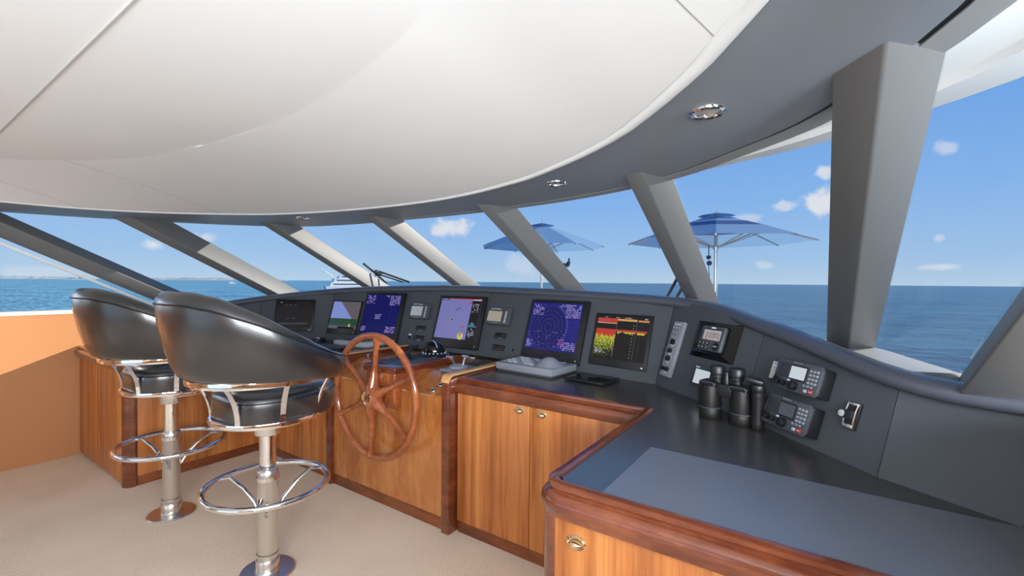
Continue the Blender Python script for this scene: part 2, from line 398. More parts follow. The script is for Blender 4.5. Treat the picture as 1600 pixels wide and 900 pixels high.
def ring_seam(pt, w=.0018):
    p_ = V((CX+pt[0], pt[1], 0)); i = min(range(ND), key=lambda j: (WHp[j]-p_).length)
    a = [V(r_[i]) for r_ in rows]
    d = (V(rows[0][i+1])-V(rows[0][i-1])).normalized()*w
    mb.grid([[p-d-V((0, 0, .001)) for p in a], [p+d-V((0, 0, .001)) for p in a]])
for pt in ((-1.93, .93), (-1.32, 1.60), (2.255, .98)): ring_seam(pt)
struct(mb, 'ceiling')
mb = MB().m('soffit'); mb.grid([lift(WHp, ZC), lift([a.lerp(b, .5) for a, b in zip(WHp, GAP)], ZC), lift(GAP, ZC), lift(GAP, ZC+.02)]); struct(mb, 'trim_3')
mb = MB().m('black'); mb.grid([lift(GAP, ZC+.004), lift(GAP2, ZC+.004)]); struct(mb, 'trim_4')
mb = MB().m('lip'); mb.grid([lift(GAP2, ZC+.02), lift(GAP2, ZC), lift(OUTp, ZC-.002), lift(OUTp, ZC+.04)]); struct(mb, 'trim_5')
# outside brim of the roof
OV = [(-3.3, -3.2), (-3.28, 0), (-3.05, 1.3), (-2.75, 1.95), (-2.41, 2.3), (-1.74, 2.6), (-1.2, 2.74), (0, 2.86), (1.2, 2.72), (1.736, 2.53), (2.036, 2.41), (2.41, 2.24), (2.696, 1.99), (2.84, 1.84), (3.02, 1.4), (3.2, .6), (3.28, -.3), (3.3, -3.2)]
OVp = resample(cat_rom(offs(OV, 0)), ND)
def ovl(t, z): return [a.lerp(b, t)+V((0, 0, z)) for a, b in zip(OUTp, OVp)]
mb = MB().m('gel'); mb.grid([ovl(0, ZC+.03), ovl(.2, 2.075), ovl(.55, 2.10), ovl(.62, 2.095), ovl(.66, 2.075), ovl(1, 2.08), ovl(1.02, 2.10), ovl(1.02, 2.30), ovl(.8, 2.42), ovl(0, 2.44)]); struct(mb, 'trim_6')

# windscreen panes: outer corners of the pillars in plan at soffit height
PG = [(-2.88, -3.2), (-2.88, -.9), (-2.85, .63), (-2.43, 1.62), (-1.72, 2.41), (-.52, 2.61), (.64, 2.6), (1.777, 2.284), (2.612, 1.341), (2.80, .648), (2.86, -.9), (2.88, -3.2)]
SL = (ZC-1.145)/.466
for i in range(2, 9):
    a, b = offs(PG[i:i+2], ZC+.02)
    d = RK*SL
    n = (b-a).cross(d).normalized()*.005
    mb = MB().m('glass'); mb.prism([a-n, b-n, b+d-n, a+d-n], n*2); struct(mb, 'window_%d' % (i-1))
for k, (ia, ib) in enumerate(((0, 1), (10, 11), (1, 2), (9, 10))):
    a, b = offs([PG[ia], PG[ib]], ZC+.02)
    if k == 2: b2 = b+RK*((ZC+.02-1.23)/.466); pts = [a, b, b2, V((a.x, a.y, 1.23))]
    elif k == 3: a2 = a+RK*((ZC+.02-1.23)/.466); pts = [a, b, V((b.x, b.y, 1.23)), a2]
    else: pts = [a, b, V((b.x, b.y, 1.23)), V((a.x, a.y, 1.23))]
    mb = MB().m('glass'); mb.prism(pts, V((.008, 0, 0))); struct(mb, 'window_%d' % (8+k))
# raked pillars: (aft outboard corner, inner ridge, glass corner) in plan at soffit height
PIL = [((-2.83, .24), (-2.75, .45), (-2.85, .63)), ((-2.45, 1.185), (-2.36, 1.285), (-2.43, 1.62)), ((-1.78, 2.05), (-1.70, 2.10), (-1.72, 2.41)),
       ((-.60, 2.263), (-.53, 2.31), (-.52, 2.61)), ((.501, 2.298), (.555, 2.367), (.64, 2.6)), ((1.61, 2.045), (1.695, 2.035), (1.777, 2.284)), ((2.403, 1.34), (2.497, 1.21), (2.612, 1.341)), ((2.84, .12), (2.70, .16), (2.80, .648))]
trim_no = 7
for i, (L_, R_, G_) in enumerate(PIL):
    l, r_, g = offs((L_, R_, G_), ZC+.01)
    h = l+(g-r_)
    if i in (0, 7): h = l+(g-r_)*.5
    mb = MB().m('pillar'); mb.prism([l, r_, g, h], RK*((ZC+.01-1.04)/.466), .007, 3)
    struct(mb, 'trim_%d' % trim_no); trim_no += 1
# posts of the side windows further aft
for x in (PW-.06, SW+.06):
    mb = MB().m('pillar'); mb.bx(x-.05, x+.05, -1.0, -.86, 1.22, ZC+.02, .01); struct(mb, 'trim_%d' % trim_no); trim_no += 1
# pale frame edge of the port quarter window, running below the leftmost pillar
a = V((CX-2.845, .20, ZC)); mb = MB().m('gel'); mb.prism([a, a+V((.03, 0, 0)), a+V((.03, -.045, 0)), a+V((0, -.045, 0))], RK*((ZC-1.22)/.466)); struct(mb, 'trim_%d' % trim_no); trim_no += 1

# sill, house front and foredeck
SILLp = [p+RK*((ZC-1.165)/.466) for p in resample(offs(PG[2:10], ZC), 60)]
mb = MB().m('sill'); mb.sweep(SILLp, [(-.03, -.03), (-.03, .012), (0, .02), (.34, .016), (.35, -.03)]); struct(mb, 'trim_%d' % trim_no); trim_no += 1
mb = MB().m('gel')
mb.grid([lift(inset(SILLp, -.04), -.02), [V((p.x, p.y, -.35)) for p in inset(SILLp, -.06)]]); 
for x in (PW-.14, SW+.14): mb.poly([(x, AFT, 1.2), (x, 2.6, 1.2), (x, 2.6, -.35), (x, AFT, -.35)])
struct(mb, 'wall_front')
mb = MB().m('deck'); mb.prism([(CX-3.1, 1.5, -.38), (CX+3.0, 1.5, -.38), (CX+2.9, 5, -.38), (CX+2.3, 9, -.38), (CX+1.2, 12, -.38), (CX, 13.5, -.38), (CX-1.4, 12, -.38), (CX-2.6, 10.2, -.38), (CX-3.4, 8, -.38), (CX-3.3, 5, -.38)], (0, 0, .08)); struct(mb, 'floor_foredeck')

# ------------------------------------------------------------------ dashboard
BS = [(-2.80, 1.594), (-2.535, 1.757), (-2.1, 2.2), (-1.605, 2.61), (-.75, 2.76), (.15, 2.79), (1.605, 2.61), (2.1, 2.2), (2.535, 1.757), (2.80, 1.594)]
ZT = [1.19, 1.196, 1.296, 1.375, 1.415, 1.42, 1.375, 1.296, 1.196, 1.19]
Z0 = .92; LE = .33
base = offs(BS, Z0); top = []
def fwd(i):
    d = base[i+1]-base[i]; d.normalize(); return V((-d.y, d.x, 0))
for i in range(len(base)):
    f1 = fwd(max(i-1, 0)); f2 = fwd(min(i, len(base)-2)); mt = (f1+f2)/(1+f1.dot(f2)); h = ZT[i]-Z0
    top.append(base[i]+mt*LE*h+V((0, 0, h)))
dash = thing('dashboard', 'curved charcoal dashboard with padded brow under the windscreen', 'dashboard', (CX, 2.8, .92))
D0 = V((CX, 2.8, .92))
FR = []      # facet frames
for i in range(len(base)-1):
    a, b = base[i], base[i+1]; e = (b-a).normalized(); f = fwd(i)
    up = (f*LE+V((0, 0, 1))).normalized(); nn = e.cross(up)
    FR.append((a, e, up, nn, Mx((e, -nn, up)).transposed()))
    g = e*.0018
    kx = lambda j: top[j]+(top[j]-base[j])*(.03/(ZT[j]-Z0))
    q = [base[i]+g-D0, base[i+1]-g-D0, kx(i+1)-g-D0, kx(i)+g-D0]
    mb = MB().m('dash'); mb.prism(q, -nn*.02); mb.m('black')
    mb.build('instrument_panel', dash)
bt = cat_rom(top, 8); bt = resample(bt, 90)
PR = [(-.07, .022), (-.07, -.012), (.0, -.014), (.020, -.013), (.033, -.006), (.039, .006), (.038, .020), (.030, .032), (.014, .041), (-.02, .045)]
mb = MB().m('brow'); mb.sweep([p-D0 for p in bt], PR); tag(mb.build('brow_pad', dash), 'padded charcoal brow roll')
bk = [p+V((0, 0, .022)) for p in inset(bt, -.06)]
sl = resample(inset(SILLp, .30), 90)
mb = MB().m('brow'); mb.grid([[p-D0 for p in bk], [p.lerp(q, .5)-D0-V((0, 0, .02)) for p, q in zip(bk, sl)], [p-D0 for p in sl]]); mb.build('dash_top', dash)
# backing that closes the dash off towards the bow
def back(j, d): return (fwd(max(j-1, 0))+fwd(min(j, 8))).normalized()*d
mb = MB().m('black'); mb.grid([[top[j]+back(j, .05)-D0 for j in range(10)], [base[j]+back(j, .05)+V((0, 0, .0))-D0 for j in range(10)]]); mb.build('backing', dash)

def dev(name, label, cat, fi, s0, s1, t0, t1, group=None):
    """a thing mounted on dash facet fi; local x along the facet, -y towards the room, z up the panel; origin at its lower middle"""
    a, e, up, nn, R = FR[fi]
    th = thing(name, label, cat, a+e*((s0+s1)/2)+up*t0+nn*.0006, R, group)
    return th, s1-s0, t1-t0
def rect(mb, key, x0, x1, z0, z1, y, th=.0006):
    mb.m(key); mb.bx(min(x0, x1), max(x0, x1), y-th, y, min(z0, z1), max(z0, z1)); return mb
def face_text(mb, body, size, x, z, y, align='LEFT', key=None):
    if key: mb.m(key)
    add_text(mb, body, size, Mx.Translation((x, y, z)) @ Mx.Rotation(pi/2, 4, 'X'), align)
def scribble(mb, key, x0, z0, w, rows, rh, y, seed, dens=.62):
    """rows of small unreadable print"""
    rnd = random.Random(seed); mb.m(key)
    for r_ in range(rows):
        x = x0
        while x < x0+w:
            l = rnd.uniform(.004, .012)
            if rnd.random() < dens: mb.bx(x, min(x+l, x0+w), y-.0004, y, z0-r_*rh, z0-r_*rh+rh*rnd.uniform(.35, .6))
            x += l+rnd.uniform(.002, .005)
def monitor(th, w, h, depth=.02, bez=.012, low=.05, key='e_navy', side=.0, bezmat='plastic'):
    mb = MB().m(bezmat); mb.bx(-w/2, w/2, -depth, 0, 0, h, .004)
    mb.build('bezel', th)
    sx0, sx1, sz0, sz1 = -w/2+bez, w/2-bez-side, low, h-bez
    mb = MB(); rect(mb, key, sx0, sx1, sz0, sz1, -depth, .0012)
    mb2 = MB().m('chrome'); mb2.lathe([(.006, 0), (.006, .002), (.003, .004)], (w/2-.03, -depth, low*.35), (0, -1, 0), 12); mb2.build('power_button', th)
    return mb, sx0, sx1, sz0, sz1, -depth-.0012

# dark monitor, port wing
th, w, h = dev('monitor', 'unlit dark monitor on the port wing of the dash, partly behind the near stool', 'monitor', 2, .143, .515, .085, .405)
mb, x0, x1, z0, z1, y = monitor(th, w, h, .016, .014, .035, 'e_blk')
for q in range(3): rect(mb, 'e_gry', x0+.07+q*.045, x0+.095+q*.045, z1-.05, z1-.035, y)
for q in range(2): rect(mb, 'e_gry', x0+.1+q*.06, x0+.13+q*.06, z0+.085, z0+.097, y)
rect(mb, 'e_gry', x0+.03, x1-.04, z0+.03, z0+.05, y); rect(mb, 'e_wht', x0+.03, x0+.045, z1-.02, z1-.014, y); rect(mb, 'e_gry', x0+.18, x1-.02, z1-.02, z1-.016, y)
mb.build('screen', th)
# camera monitor
th, w, h = dev('monitor', 'small slim monitor showing a bluish sky over dark green shore', 'monitor', 3, .0, .37, .07, .40)
mb, x0, x1, z0, z1, y = monitor(th, w, h, .014, .012, .05, 'e_dusk')
mb.m('e_sky'); mb.prism([(x0, y, z1), (x0+.09, y, z1), (x1-.07, y, z0+.10), (x0, y, z0+.10)], (0, -.0006, 0))
rect(mb, 'e_green', x0, x1, z0+.03, z0+.10, y-.0006); rect(mb, 'e_dusk', x0, x1, z0, z0+.02, y-.0006); rect(mb, 'e_blk', x0+.12, x1-.02, z0+.0, z0+.022, y-.0012)
for q in range(7): rect(mb, 'e_gry', x0+.03+q*.04, x0+.036+q*.04, z0+.03, z0+.05, y-.0012)
rect(mb, 'e_pale', x1-.095, x1-.075, z0+.022, z0+.048, y-.0018)
mb.build('screen', th)
# port radar
def radar_screen(mb, x0, x1, z0, z1, y, seed, rings):
    W = x1-x0; Hh = z1-z0
    cx, cz = x0+W*.40, z0+Hh*.48
    def ringm(r, key, wd=.0016):
        pts = [(cx+r*cos(a), y-.0003, cz+r*sin(a)) for a in [2*pi*k/64 for k in range(64)]]
        pts = [p for p in pts if x0 < p[0] < x1 and z0 < p[2] < z1]
        mb.m(key)
        for a in range(64):
            t0, t1 = 2*pi*a/64, 2*pi*(a+1)/64
            q = [(cx+r_*cos(t), y-.0002, cz+r_*sin(t)) for t, r_ in ((t0, r-wd), (t1, r-wd), (t1, r+wd), (t0, r+wd))]
            if all(x0 < p[0] < x1 and z0 < p[2] < z1 for p in q): mb.prism(q, (0, -.0003, 0))
    if rings:
        mb.m('e_deep')
        disc = [(cx+Hh*.46*cos(2*pi*k/48), y-.0002, cz+Hh*.46*sin(2*pi*k/48)) for k in range(48)]
        disc = [(max(x0, min(x1, p[0])), p[1], p[2]) for p in disc]
        mb.prism(disc, (0, -.0001, 0))
        for k in range(1, 6): ringm(Hh*.09*k, 'e_ring')
    scribble(mb, 'e_lav', x0+.008, z1-.018, W*.24, 7, .012, y, seed, .6)
    scribble(mb, 'e_lav', x1-W*.3, z1-.016, W*.28, 8, .012, y, seed+1, .8)
    scribble(mb, 'e_lav', x0+W*.55, z1-.014, W*.16, 2, .011, y, seed+2, .8)
    scribble(mb, 'e_lav', x0+.006, z0+.055, W*.12, 4, .013, y, seed+3, .6)
    scribble(mb, 'e_lav', x1-W*.28, z0+.06, W*.27, 5, .012, y, seed+4, .75)
    for k in range(3): rect(mb, 'e_ring', x1-W*.24, x1-.004, z0+Hh*(.26+.17*k), z0+Hh*(.26+.17*k)+.0014, y)
    rect(mb, 'e_ring', x1-W*.24, x1-W*.24+.0014, z0+Hh*.2, z0+Hh*.78, y)
th, w, h = dev('monitor', 'deep blue radar monitor behind the steering wheel', 'monitor', 3, .405, .868, .012, .49)
mb, x0, x1, z0, z1, y = monitor(th, w, h, .022, .022, .085, 'e_deep', .018)
radar_screen(mb, x0, x1, z0, z1, y, 11, False)
scribble(mb, 'e_lav', x0+.14, z0+.17, .07, 3, .017, y, 19, .85); scribble(mb, 'e_mag', x1-.13, z0+.05, .08, 4, .014, y, 23, .5)
mb.build('screen', th)
# chart plotter
th, w, h = dev('monitor', 'centre chart monitor with lilac sea chart and red route arcs', 'monitor', 4, .41, .90, .035, .475)
mb, x0, x1, z0, z1, y = monitor(th, w, h, .024, .022, .075, 'e_chart', .02)
rect(mb, 'e_blk', x1-.092, x1, z0, z1-.018, y); rect(mb, 'e_red', x0+.08, x1, z1-.006, z1, y); rect(mb, 'e_wht', x1-.08, x1, z1-.014, z1-.007, y)
rect(mb, 'e_gry', x0+.006, x0+.085, z1-.018, z1, y, .001); scribble(mb, 'e_wht', x0+.02, z1-.012, .05, 1, .011, y-.001, 4, .9)
scribble(mb, 'e_wht', x1-.08, z1-.05, .06, 5, .016, y-.0006, 31, .6); scribble(mb, 'e_wht', x1-.08, z0+.085, .06, 5, .016, y-.0006, 33, .6)
mb.m('e_teal'); mb.prism([(x1-.085, y-.0006, z0+.115), (x1-.055, y-.0006, z0+.15), (x1-.02, y-.0006, z0+.118)], (0, -.0006, 0)); rect(mb, 'e_teal', x1-.088, x1-.008, z0+.105, z0+.115, y-.0006)
def arc(mb, key, cx, cz, r, a0, a1, y, wd=.0025):
    mb.m(key)
    for k in range(10):
        t0 = radians(a0+(a1-a0)*k/10); t1 = radians(a0+(a1-a0)*(k+1)/10); wq = wd*(.4+1.2*sin(pi*(k+.5)/10))
        mb.prism([(cx+q*cos(t), y, cz+q*sin(t)) for t, q in ((t0, r-wq), (t1, r-wq), (t1, r+wq), (t0, r+wq))], (0, -.0004, 0))
mb.m('e_pale'); mb.lathe([(.03, 0), (.03, .0006)], (x0+.275, y, z0+.026), (0, -1, 0), 28)
arc(mb, 'e_red', x0+.30, z0+.03, .03, 125, 200, y-.0007, .004)
arc(mb, 'e_red', x0+.30, z0+.09, .025, 110, 190, y, .0035); arc(mb, 'e_red', x0+.325, z1-.062, .03, 40, 170, y, .0035)
arc(mb, 'e_gry', x0+.215, z1-.125, .04, 60, 170, y, .002); arc(mb, 'e_mag', x0+.165, z0+.05, .012, 120, 250, y, .003)
mb.m('e_green'); mb.lathe([(.010, 0), (.010, .0004)], (x0+.155, y, z0+.16), (0, -1, 0), 16); arc(mb, 'e_pale', x0+.155, z0+.16, .012, 0, 359, y, .001)
mb.build('screen', th)
# starboard radar
th, w, h = dev('monitor', 'navy radar monitor with range rings above the trackball keyboard', 'monitor', 5, .45, .945, .035, .472)
mb, x0, x1, z0, z1, y = monitor(th, w, h, .024, .024, .075, 'e_navy', .02)
radar_screen(mb, x0, x1, z0, z1, y, 51, True)
rnd = random.Random(5)
for k in range(26):
    px, pz = x0+.01+rnd.random()*(x1-x0)*.72, z0+.01+rnd.random()*(z1-z0)*.36
    rect(mb, 'e_lav', px, px+.005, pz, pz+.004, y)
for k in range(16):
    a = radians(60-k*7); r_ = (z1-z0)*.47; px, pz = x0+(x1-x0)*.4+r_*cos(a), z0+(z1-z0)*.48+r_*sin(a)
    if px < x1-.01: rect(mb, 'e_lav', px, px+.006, pz, pz+.004, y)
scribble(mb, 'e_mag', x1-.15, z0+.075, .05, 4, .013, y-.0005, 61, .7)
mb.build('screen', th)
# echo sounder
th, w, h = dev('monitor', 'black depth sounder monitor with red and yellow echo trace reading 8.0', 'monitor', 5, 1.008, 1.40, .062, .40)
mb, x0, x1, z0, z1, y = monitor(th, w, h, .014, .02, .045, 'e_blk')
W = x1-x0; Hh = z1-z0; xa = x0+W*.40; xb = x0+W*.78; xc = x0+W*.87
rect(mb, 'e_red', x0, xa, z1-.042, z1-.012, y); rect(mb, 'e_pale', x0, xa, z1-.046, z1-.042, y); rect(mb, 'e_ora', xa, xb, z1-.026, z1-.012, y); rect(mb, 'e_pale', xa, xb, z1-.02, z1-.018, y-.0006); rect(mb, 'e_ora', xb+.008, x1, z1-.026, z1-.015, y)
rect(mb, 'e_red', x0, xa, z1-.115, z1-.082, y); rect(mb, 'e_red', xa, x1-.005, z1-.095, z1-.082, y); rect(mb, 'e_yel', xb+.01, x1-.02, z1-.106, z1-.095, y)
rnd = random.Random(9)
for k in range(34):
    px = xa+rnd.random()*(xb-xa-.01); rect(mb, 'e_yel', px, px+rnd.uniform(.003, .009), z1-.095-rnd.uniform(.003, .014), z1-.095, y)
for k in range(30):
    px = x0+rnd.random()*(xa-x0-.01); rect(mb, 'e_red', px, px+rnd.uniform(.003, .009), z1-.115-rnd.uniform(.004, .02), z1-.115, y-.0008)
for xq in (xa, xb, xc): rect(mb, 'e_gry' if xq == xc else 'e_dusk', xq-.001, xq+.001, z0+.01, z1-.02, y-.0009)
for k in range(11): rect(mb, 'e_wht', xb-.022, xb-.018, z0+.02+k*.02, z0+.024+k*.02, y)
scribble(mb, 'e_wht', x0+.05, z1-.008, .02, 1, .01, y, 3); scribble(mb, 'e_wht', xa-.02, z1-.008, .03, 1, .01, y, 8, .9); scribble(mb, 'e_wht', xa+.05, z1-.008, .05, 1, .01, y, 13, .9); scribble(mb, 'e_wht', x1-.03, z1-.010, .018, 1, .012, y, 15, 1)
scribble(mb, 'e_mag', x0+.005, z1-.03, .075, 2, .012, y-.0006, 17, .5)
face_text(mb, '8.0', .042, x0+.012, z0+.035, y-.0012, key='e_wht'); rect(mb, 'e_wht', x0+.078, x0+.086, z0+.035, z0+.041, y-.0012)
mb.build('screen', th)
# echo scatter under the red band: its own part so the speckle runs in its own coordinates
mb = MB().m('e_speck'); mb.bx(0, xa-x0, -.0006, 0, -.155, 0); o = mb.build('echo_trace', th); o.location = (x0, y-.0002, z1-.115)

# engine displays
def mmsd(th, w, h, lcd):
    mb = MB().m('dgrey'); mb.bx(-w/2, w/2, -.032, 0, 0, h, .008); mb.build('housing', th)
    mb = MB(); rect(mb, 'plastic', -w*.42, w*.20, h*.15, h*.80, -.032, .001); rect(mb, lcd, -w*.40, w*.18, h*.17, h*.77, -.033, .001); mb.build('display', th)
    for k in range(6):
        mb = MB(); rect(mb, 'key', w*.30, w*.37, h*(.13+.115*k), h*(.19+.115*k), -.032, .003); mb.build('button', th)
    mb = MB(); face_text(mb, 'DETROIT DIESEL', h*.105, -w*.10, h*.86, -.0325, 'CENTER', 'text_w'); mb.build('lettering', th)
    mb = MB(); rect(mb, 'grey', -w*.30, w*.06, h*.07, h*.10, -.032, .0005); mb.build('fine_print', th)
th, w, h = dev('engine_display', 'small grey engine display with blue-grey screen, left of the chart monitor', 'display', 4, .082, .315, .257, .40); mmsd(th, w, h, 'e_lcd')
th, w, h = dev('engine_display', 'small grey engine display with tan screen, right of the chart monitor', 'display', 5, .02, .275, .255, .392); mmsd(th, w, h, 'e_lcdtan')
def gauge(name, lab, fi, s0, s1, t0, t1, seed):
    th, w, h = dev(name, lab, 'gauge', fi, s0, s1, t0, t1, 'small black readouts flanking the chart monitor')
    mb = MB().m('dgrey'); mb.bx(-w/2, w/2, -.006, 0, 0, h, .002); mb.build('frame', th)
    mb = MB().m('gloss'); mb.bx(-w/2+.008, w/2-.008, -.009, -.006, .006, h-.006, .001); mb.m('e_gry')
    rnd = random.Random(seed)
    for r_ in range(2):
        for k in range(6): mb.bx(-w*.38+k*w*.13, -w*.38+k*w*.13+w*.07, -.0096, -.009, h*(.22+.32*r_), h*(.22+.32*r_)+h*rnd.uniform(.1, .22))
    mb.build('readout', th)
gauge('gauge', 'upper small black readout left of the chart monitor', 4, .18, .305, .15, .203, 1)
gauge('gauge', 'lower small black readout left of the chart monitor', 4, .177, .315, .062, .117, 2)
gauge('gauge', 'upper small black readout right of the chart monitor', 5, .135, .27, .148, .202, 3)
gauge('gauge', 'lower small black readout right of the chart monitor', 5, .141, .28, .056, .110, 4)
th, w, h = dev('rotary_switch', 'small black rotary switch with white tag beside the lower left readout', 'switch', 4, .108, .152, .07, .12)
mb = MB().m('knob'); mb.lathe([(.014, 0), (.014, .006), (.009, .008), (.008, .018), (.002, .019)], (0, 0, .018), (0, -1, 0), 18); mb.build('knob', th)
mb = MB(); rect(mb, 'paper', -.016, .014, .038, .05, 0, .001); mb.build('tag_plate', th)
th, w, h = dev('toggle_switch', 'tiny black switch with pale tip left of the starboard radar monitor', 'switch', 5, .335, .366, .07, .09)
mb = MB().m('knob'); mb.lathe([(.010, 0), (.010, .005), (.005, .006)], (0, 0, .01), (0, -1, 0), 14); mb.build('collar', th)
mb = MB().m('chrome'); mb.tube([(0, -.004, .01), (-.004, -.022, .012)], [.003, .004], 8); mb.build('lever', th)
# control strip
th, w, h = dev('control_strip', 'tall grey control strip with knobs and buttons right of the depth sounder', 'control panel', 6, .030, .125, .061, .379)
mb = MB().m('grey'); mb.bx(-w/2, w/2, -.022, 0, 0, h, .005); mb.build('housing', th)
for r_ in range(3):
    for c_ in ((-.028, -.003, .022) if r_ == 0 else (-.02, .012)):
        mb = MB().m('plastic'); mb.bx(c_-.008, c_+.008, -.024, -.022, h*(.855-r_*.085), h*(.855-r_*.085)+.017, .001); mb.m('lgrey'); mb.bx(c_-.0055, c_+.0055, -.0255, -.024, h*(.855-r_*.085)+.003, h*(.855-r_*.085)+.014, .001); mb.build('button', th)
for zq, xq, r_ in ((.62, 0, .016), (.46, -.004, .014), (.32, -.002, .015), (.135, -.022, .012), (.135, .016, .012)):
    mb = MB().m('knob'); mb.lathe([(r_, 0), (r_*.95, .012), (r_*.6, .014), (.001, .014)], (xq, -.022, h*zq), (0, -1, 0), 20); mb.box((xq, -.037, h*zq), (.005, .004, r_*1.8), Mx.Rotation(.4, 3, 'Y')); mb.build('knob', th)
mb = MB(); rect(mb, 'lgrey', -.03, .022, h*.93, h*.96, -.022); mb.build('name_strip', th)
for zq in (.55, .40, .245, .06): mb = MB(); rect(mb, 'text_w', -.012, .010, h*zq, h*zq+.004, -.0221, .0004); mb.build('print_line', th)
for cz_, rad_ in ((.62, .024), (.32, .022)):
    for k in range(8):
        a = radians(-30+k*30); mb = MB().m('text_w'); mb.box((rad_*cos(a), -.0224, h*cz_+rad_*sin(a)), (.003, .0006, .003)); mb.build('dial_mark', th)
# position display in a black bezel
th, w, h = dev('position_display', 'grey position display with pinkish screen set in a wide black frame', 'display', 6, .215, .522, .212, .402)
mb = MB().m('gloss'); x, z = w/2, h
fr_ = [[(-x, 0, 0), (x, 0, 0), (x, 0, z), (-x, 0, z)], [(-x, -.004, 0), (x, -.004, 0), (x, -.004, z), (-x, -.004, z)], [(-x+.03, -.02, .025), (x-.062, -.02, .025), (x-.062, -.02, z-.02), (-x+.03, -.02, z-.02)]]
mb.grid(fr_, closev=True); mb.poly(fr_[2]); mb.build('frame', th, 20)
u0_, u1_, v0_, v1_ = -.07, .095, .036, .164
mb = MB().m('dgrey'); mb.bx(u0_, u1_, -.044, -.02, v0_, v1_, .009, 3); mb.build('housing', th)
sx0, sx1, sz0, sz1 = u0_+.028, u1_-.018, v0_+.055, v1_-.022
mb = MB(); rect(mb, 'plastic', sx0-.004, sx1+.003, sz0-.003, sz1+.005, -.044, .001); rect(mb, 'e_lcdpink', sx0, sx1, sz0, sz1, -.045, .001)
for k, (s_, zq) in enumerate((("24°42.804'N", .50), ("76°50.027'W", .20))): face_text(mb, s_, .0185, (sx0+sx1)/2+.003, sz0+(sz1-sz0)*zq, -.0465, 'CENTER', 'lcdtext')
scribble(mb, 'lcdtext', sx0+.02, sz0+.004, .02, 1, .008, -.0462, 5, .8); scribble(mb, 'lcdtext', sx1-.025, sz0+.004, .018, 1, .008, -.0462, 6, .8); scribble(mb, 'lcdtext', sx0+.04, sz1-.007, .02, 1, .006, -.0462, 6, .7)
mb.build('screen', th)
mb = MB(); rect(mb, 'text_w', (sx0+sx1)/2-.016, (sx0+sx1)/2+.014, v1_-.014, v1_-.0065, -.0442); mb.build('name_plate', th)
for r_ in range(2):
    for c_ in range(3):
        mb = MB().m('knob'); mb.lathe([(.0085, 0), (.008, .003), (.002, .004)], (u0_+.022+c_*.026, -.044, v0_+.036-r_*.021), (0, -1, 0), 16); rect(mb, 'lgrey', u0_+.017+c_*.026, u0_+.027+c_*.026, v0_+.034-r_*.021, v0_+.038-r_*.021, -.0482); mb.build('button', th)
mb = MB().m('knob'); mb.lathe([(.021, 0), (.020, .003), (.002, .005)], (u1_-.034, -.044, v0_+.026), (0, -1, 0), 22); rect(mb, 'lgrey', u1_-.046, u1_-.022, v0_+.024, v0_+.029, -.0485); mb.build('rocker_pad', th)
# touch panel
th, w, h = dev('touch_panel', 'small grey touch panel with white screen behind the binoculars', 'display', 6, .285, .448, .066, .172)
mb = MB().m('dgrey'); mb.bx(-w/2, w/2, -.014, 0, 0, h, .004); mb.build('housing', th)
mb = MB(); rect(mb, 'plastic', -w*.39, w*.32, h*.10, h*.84, -.014, .001); rect(mb, 'e_lcdwhite', -w*.36, w*.29, h*.13, h*.81, -.015, .001); mb.build('screen', th)
for q in ((-.40, -.22, .88, .93), (.30, .44, .84, .89)):
    mb = MB(); rect(mb, 'text_w', w*q[0], w*q[1], h*q[2], h*q[3], -.014); mb.build('lettering', th)
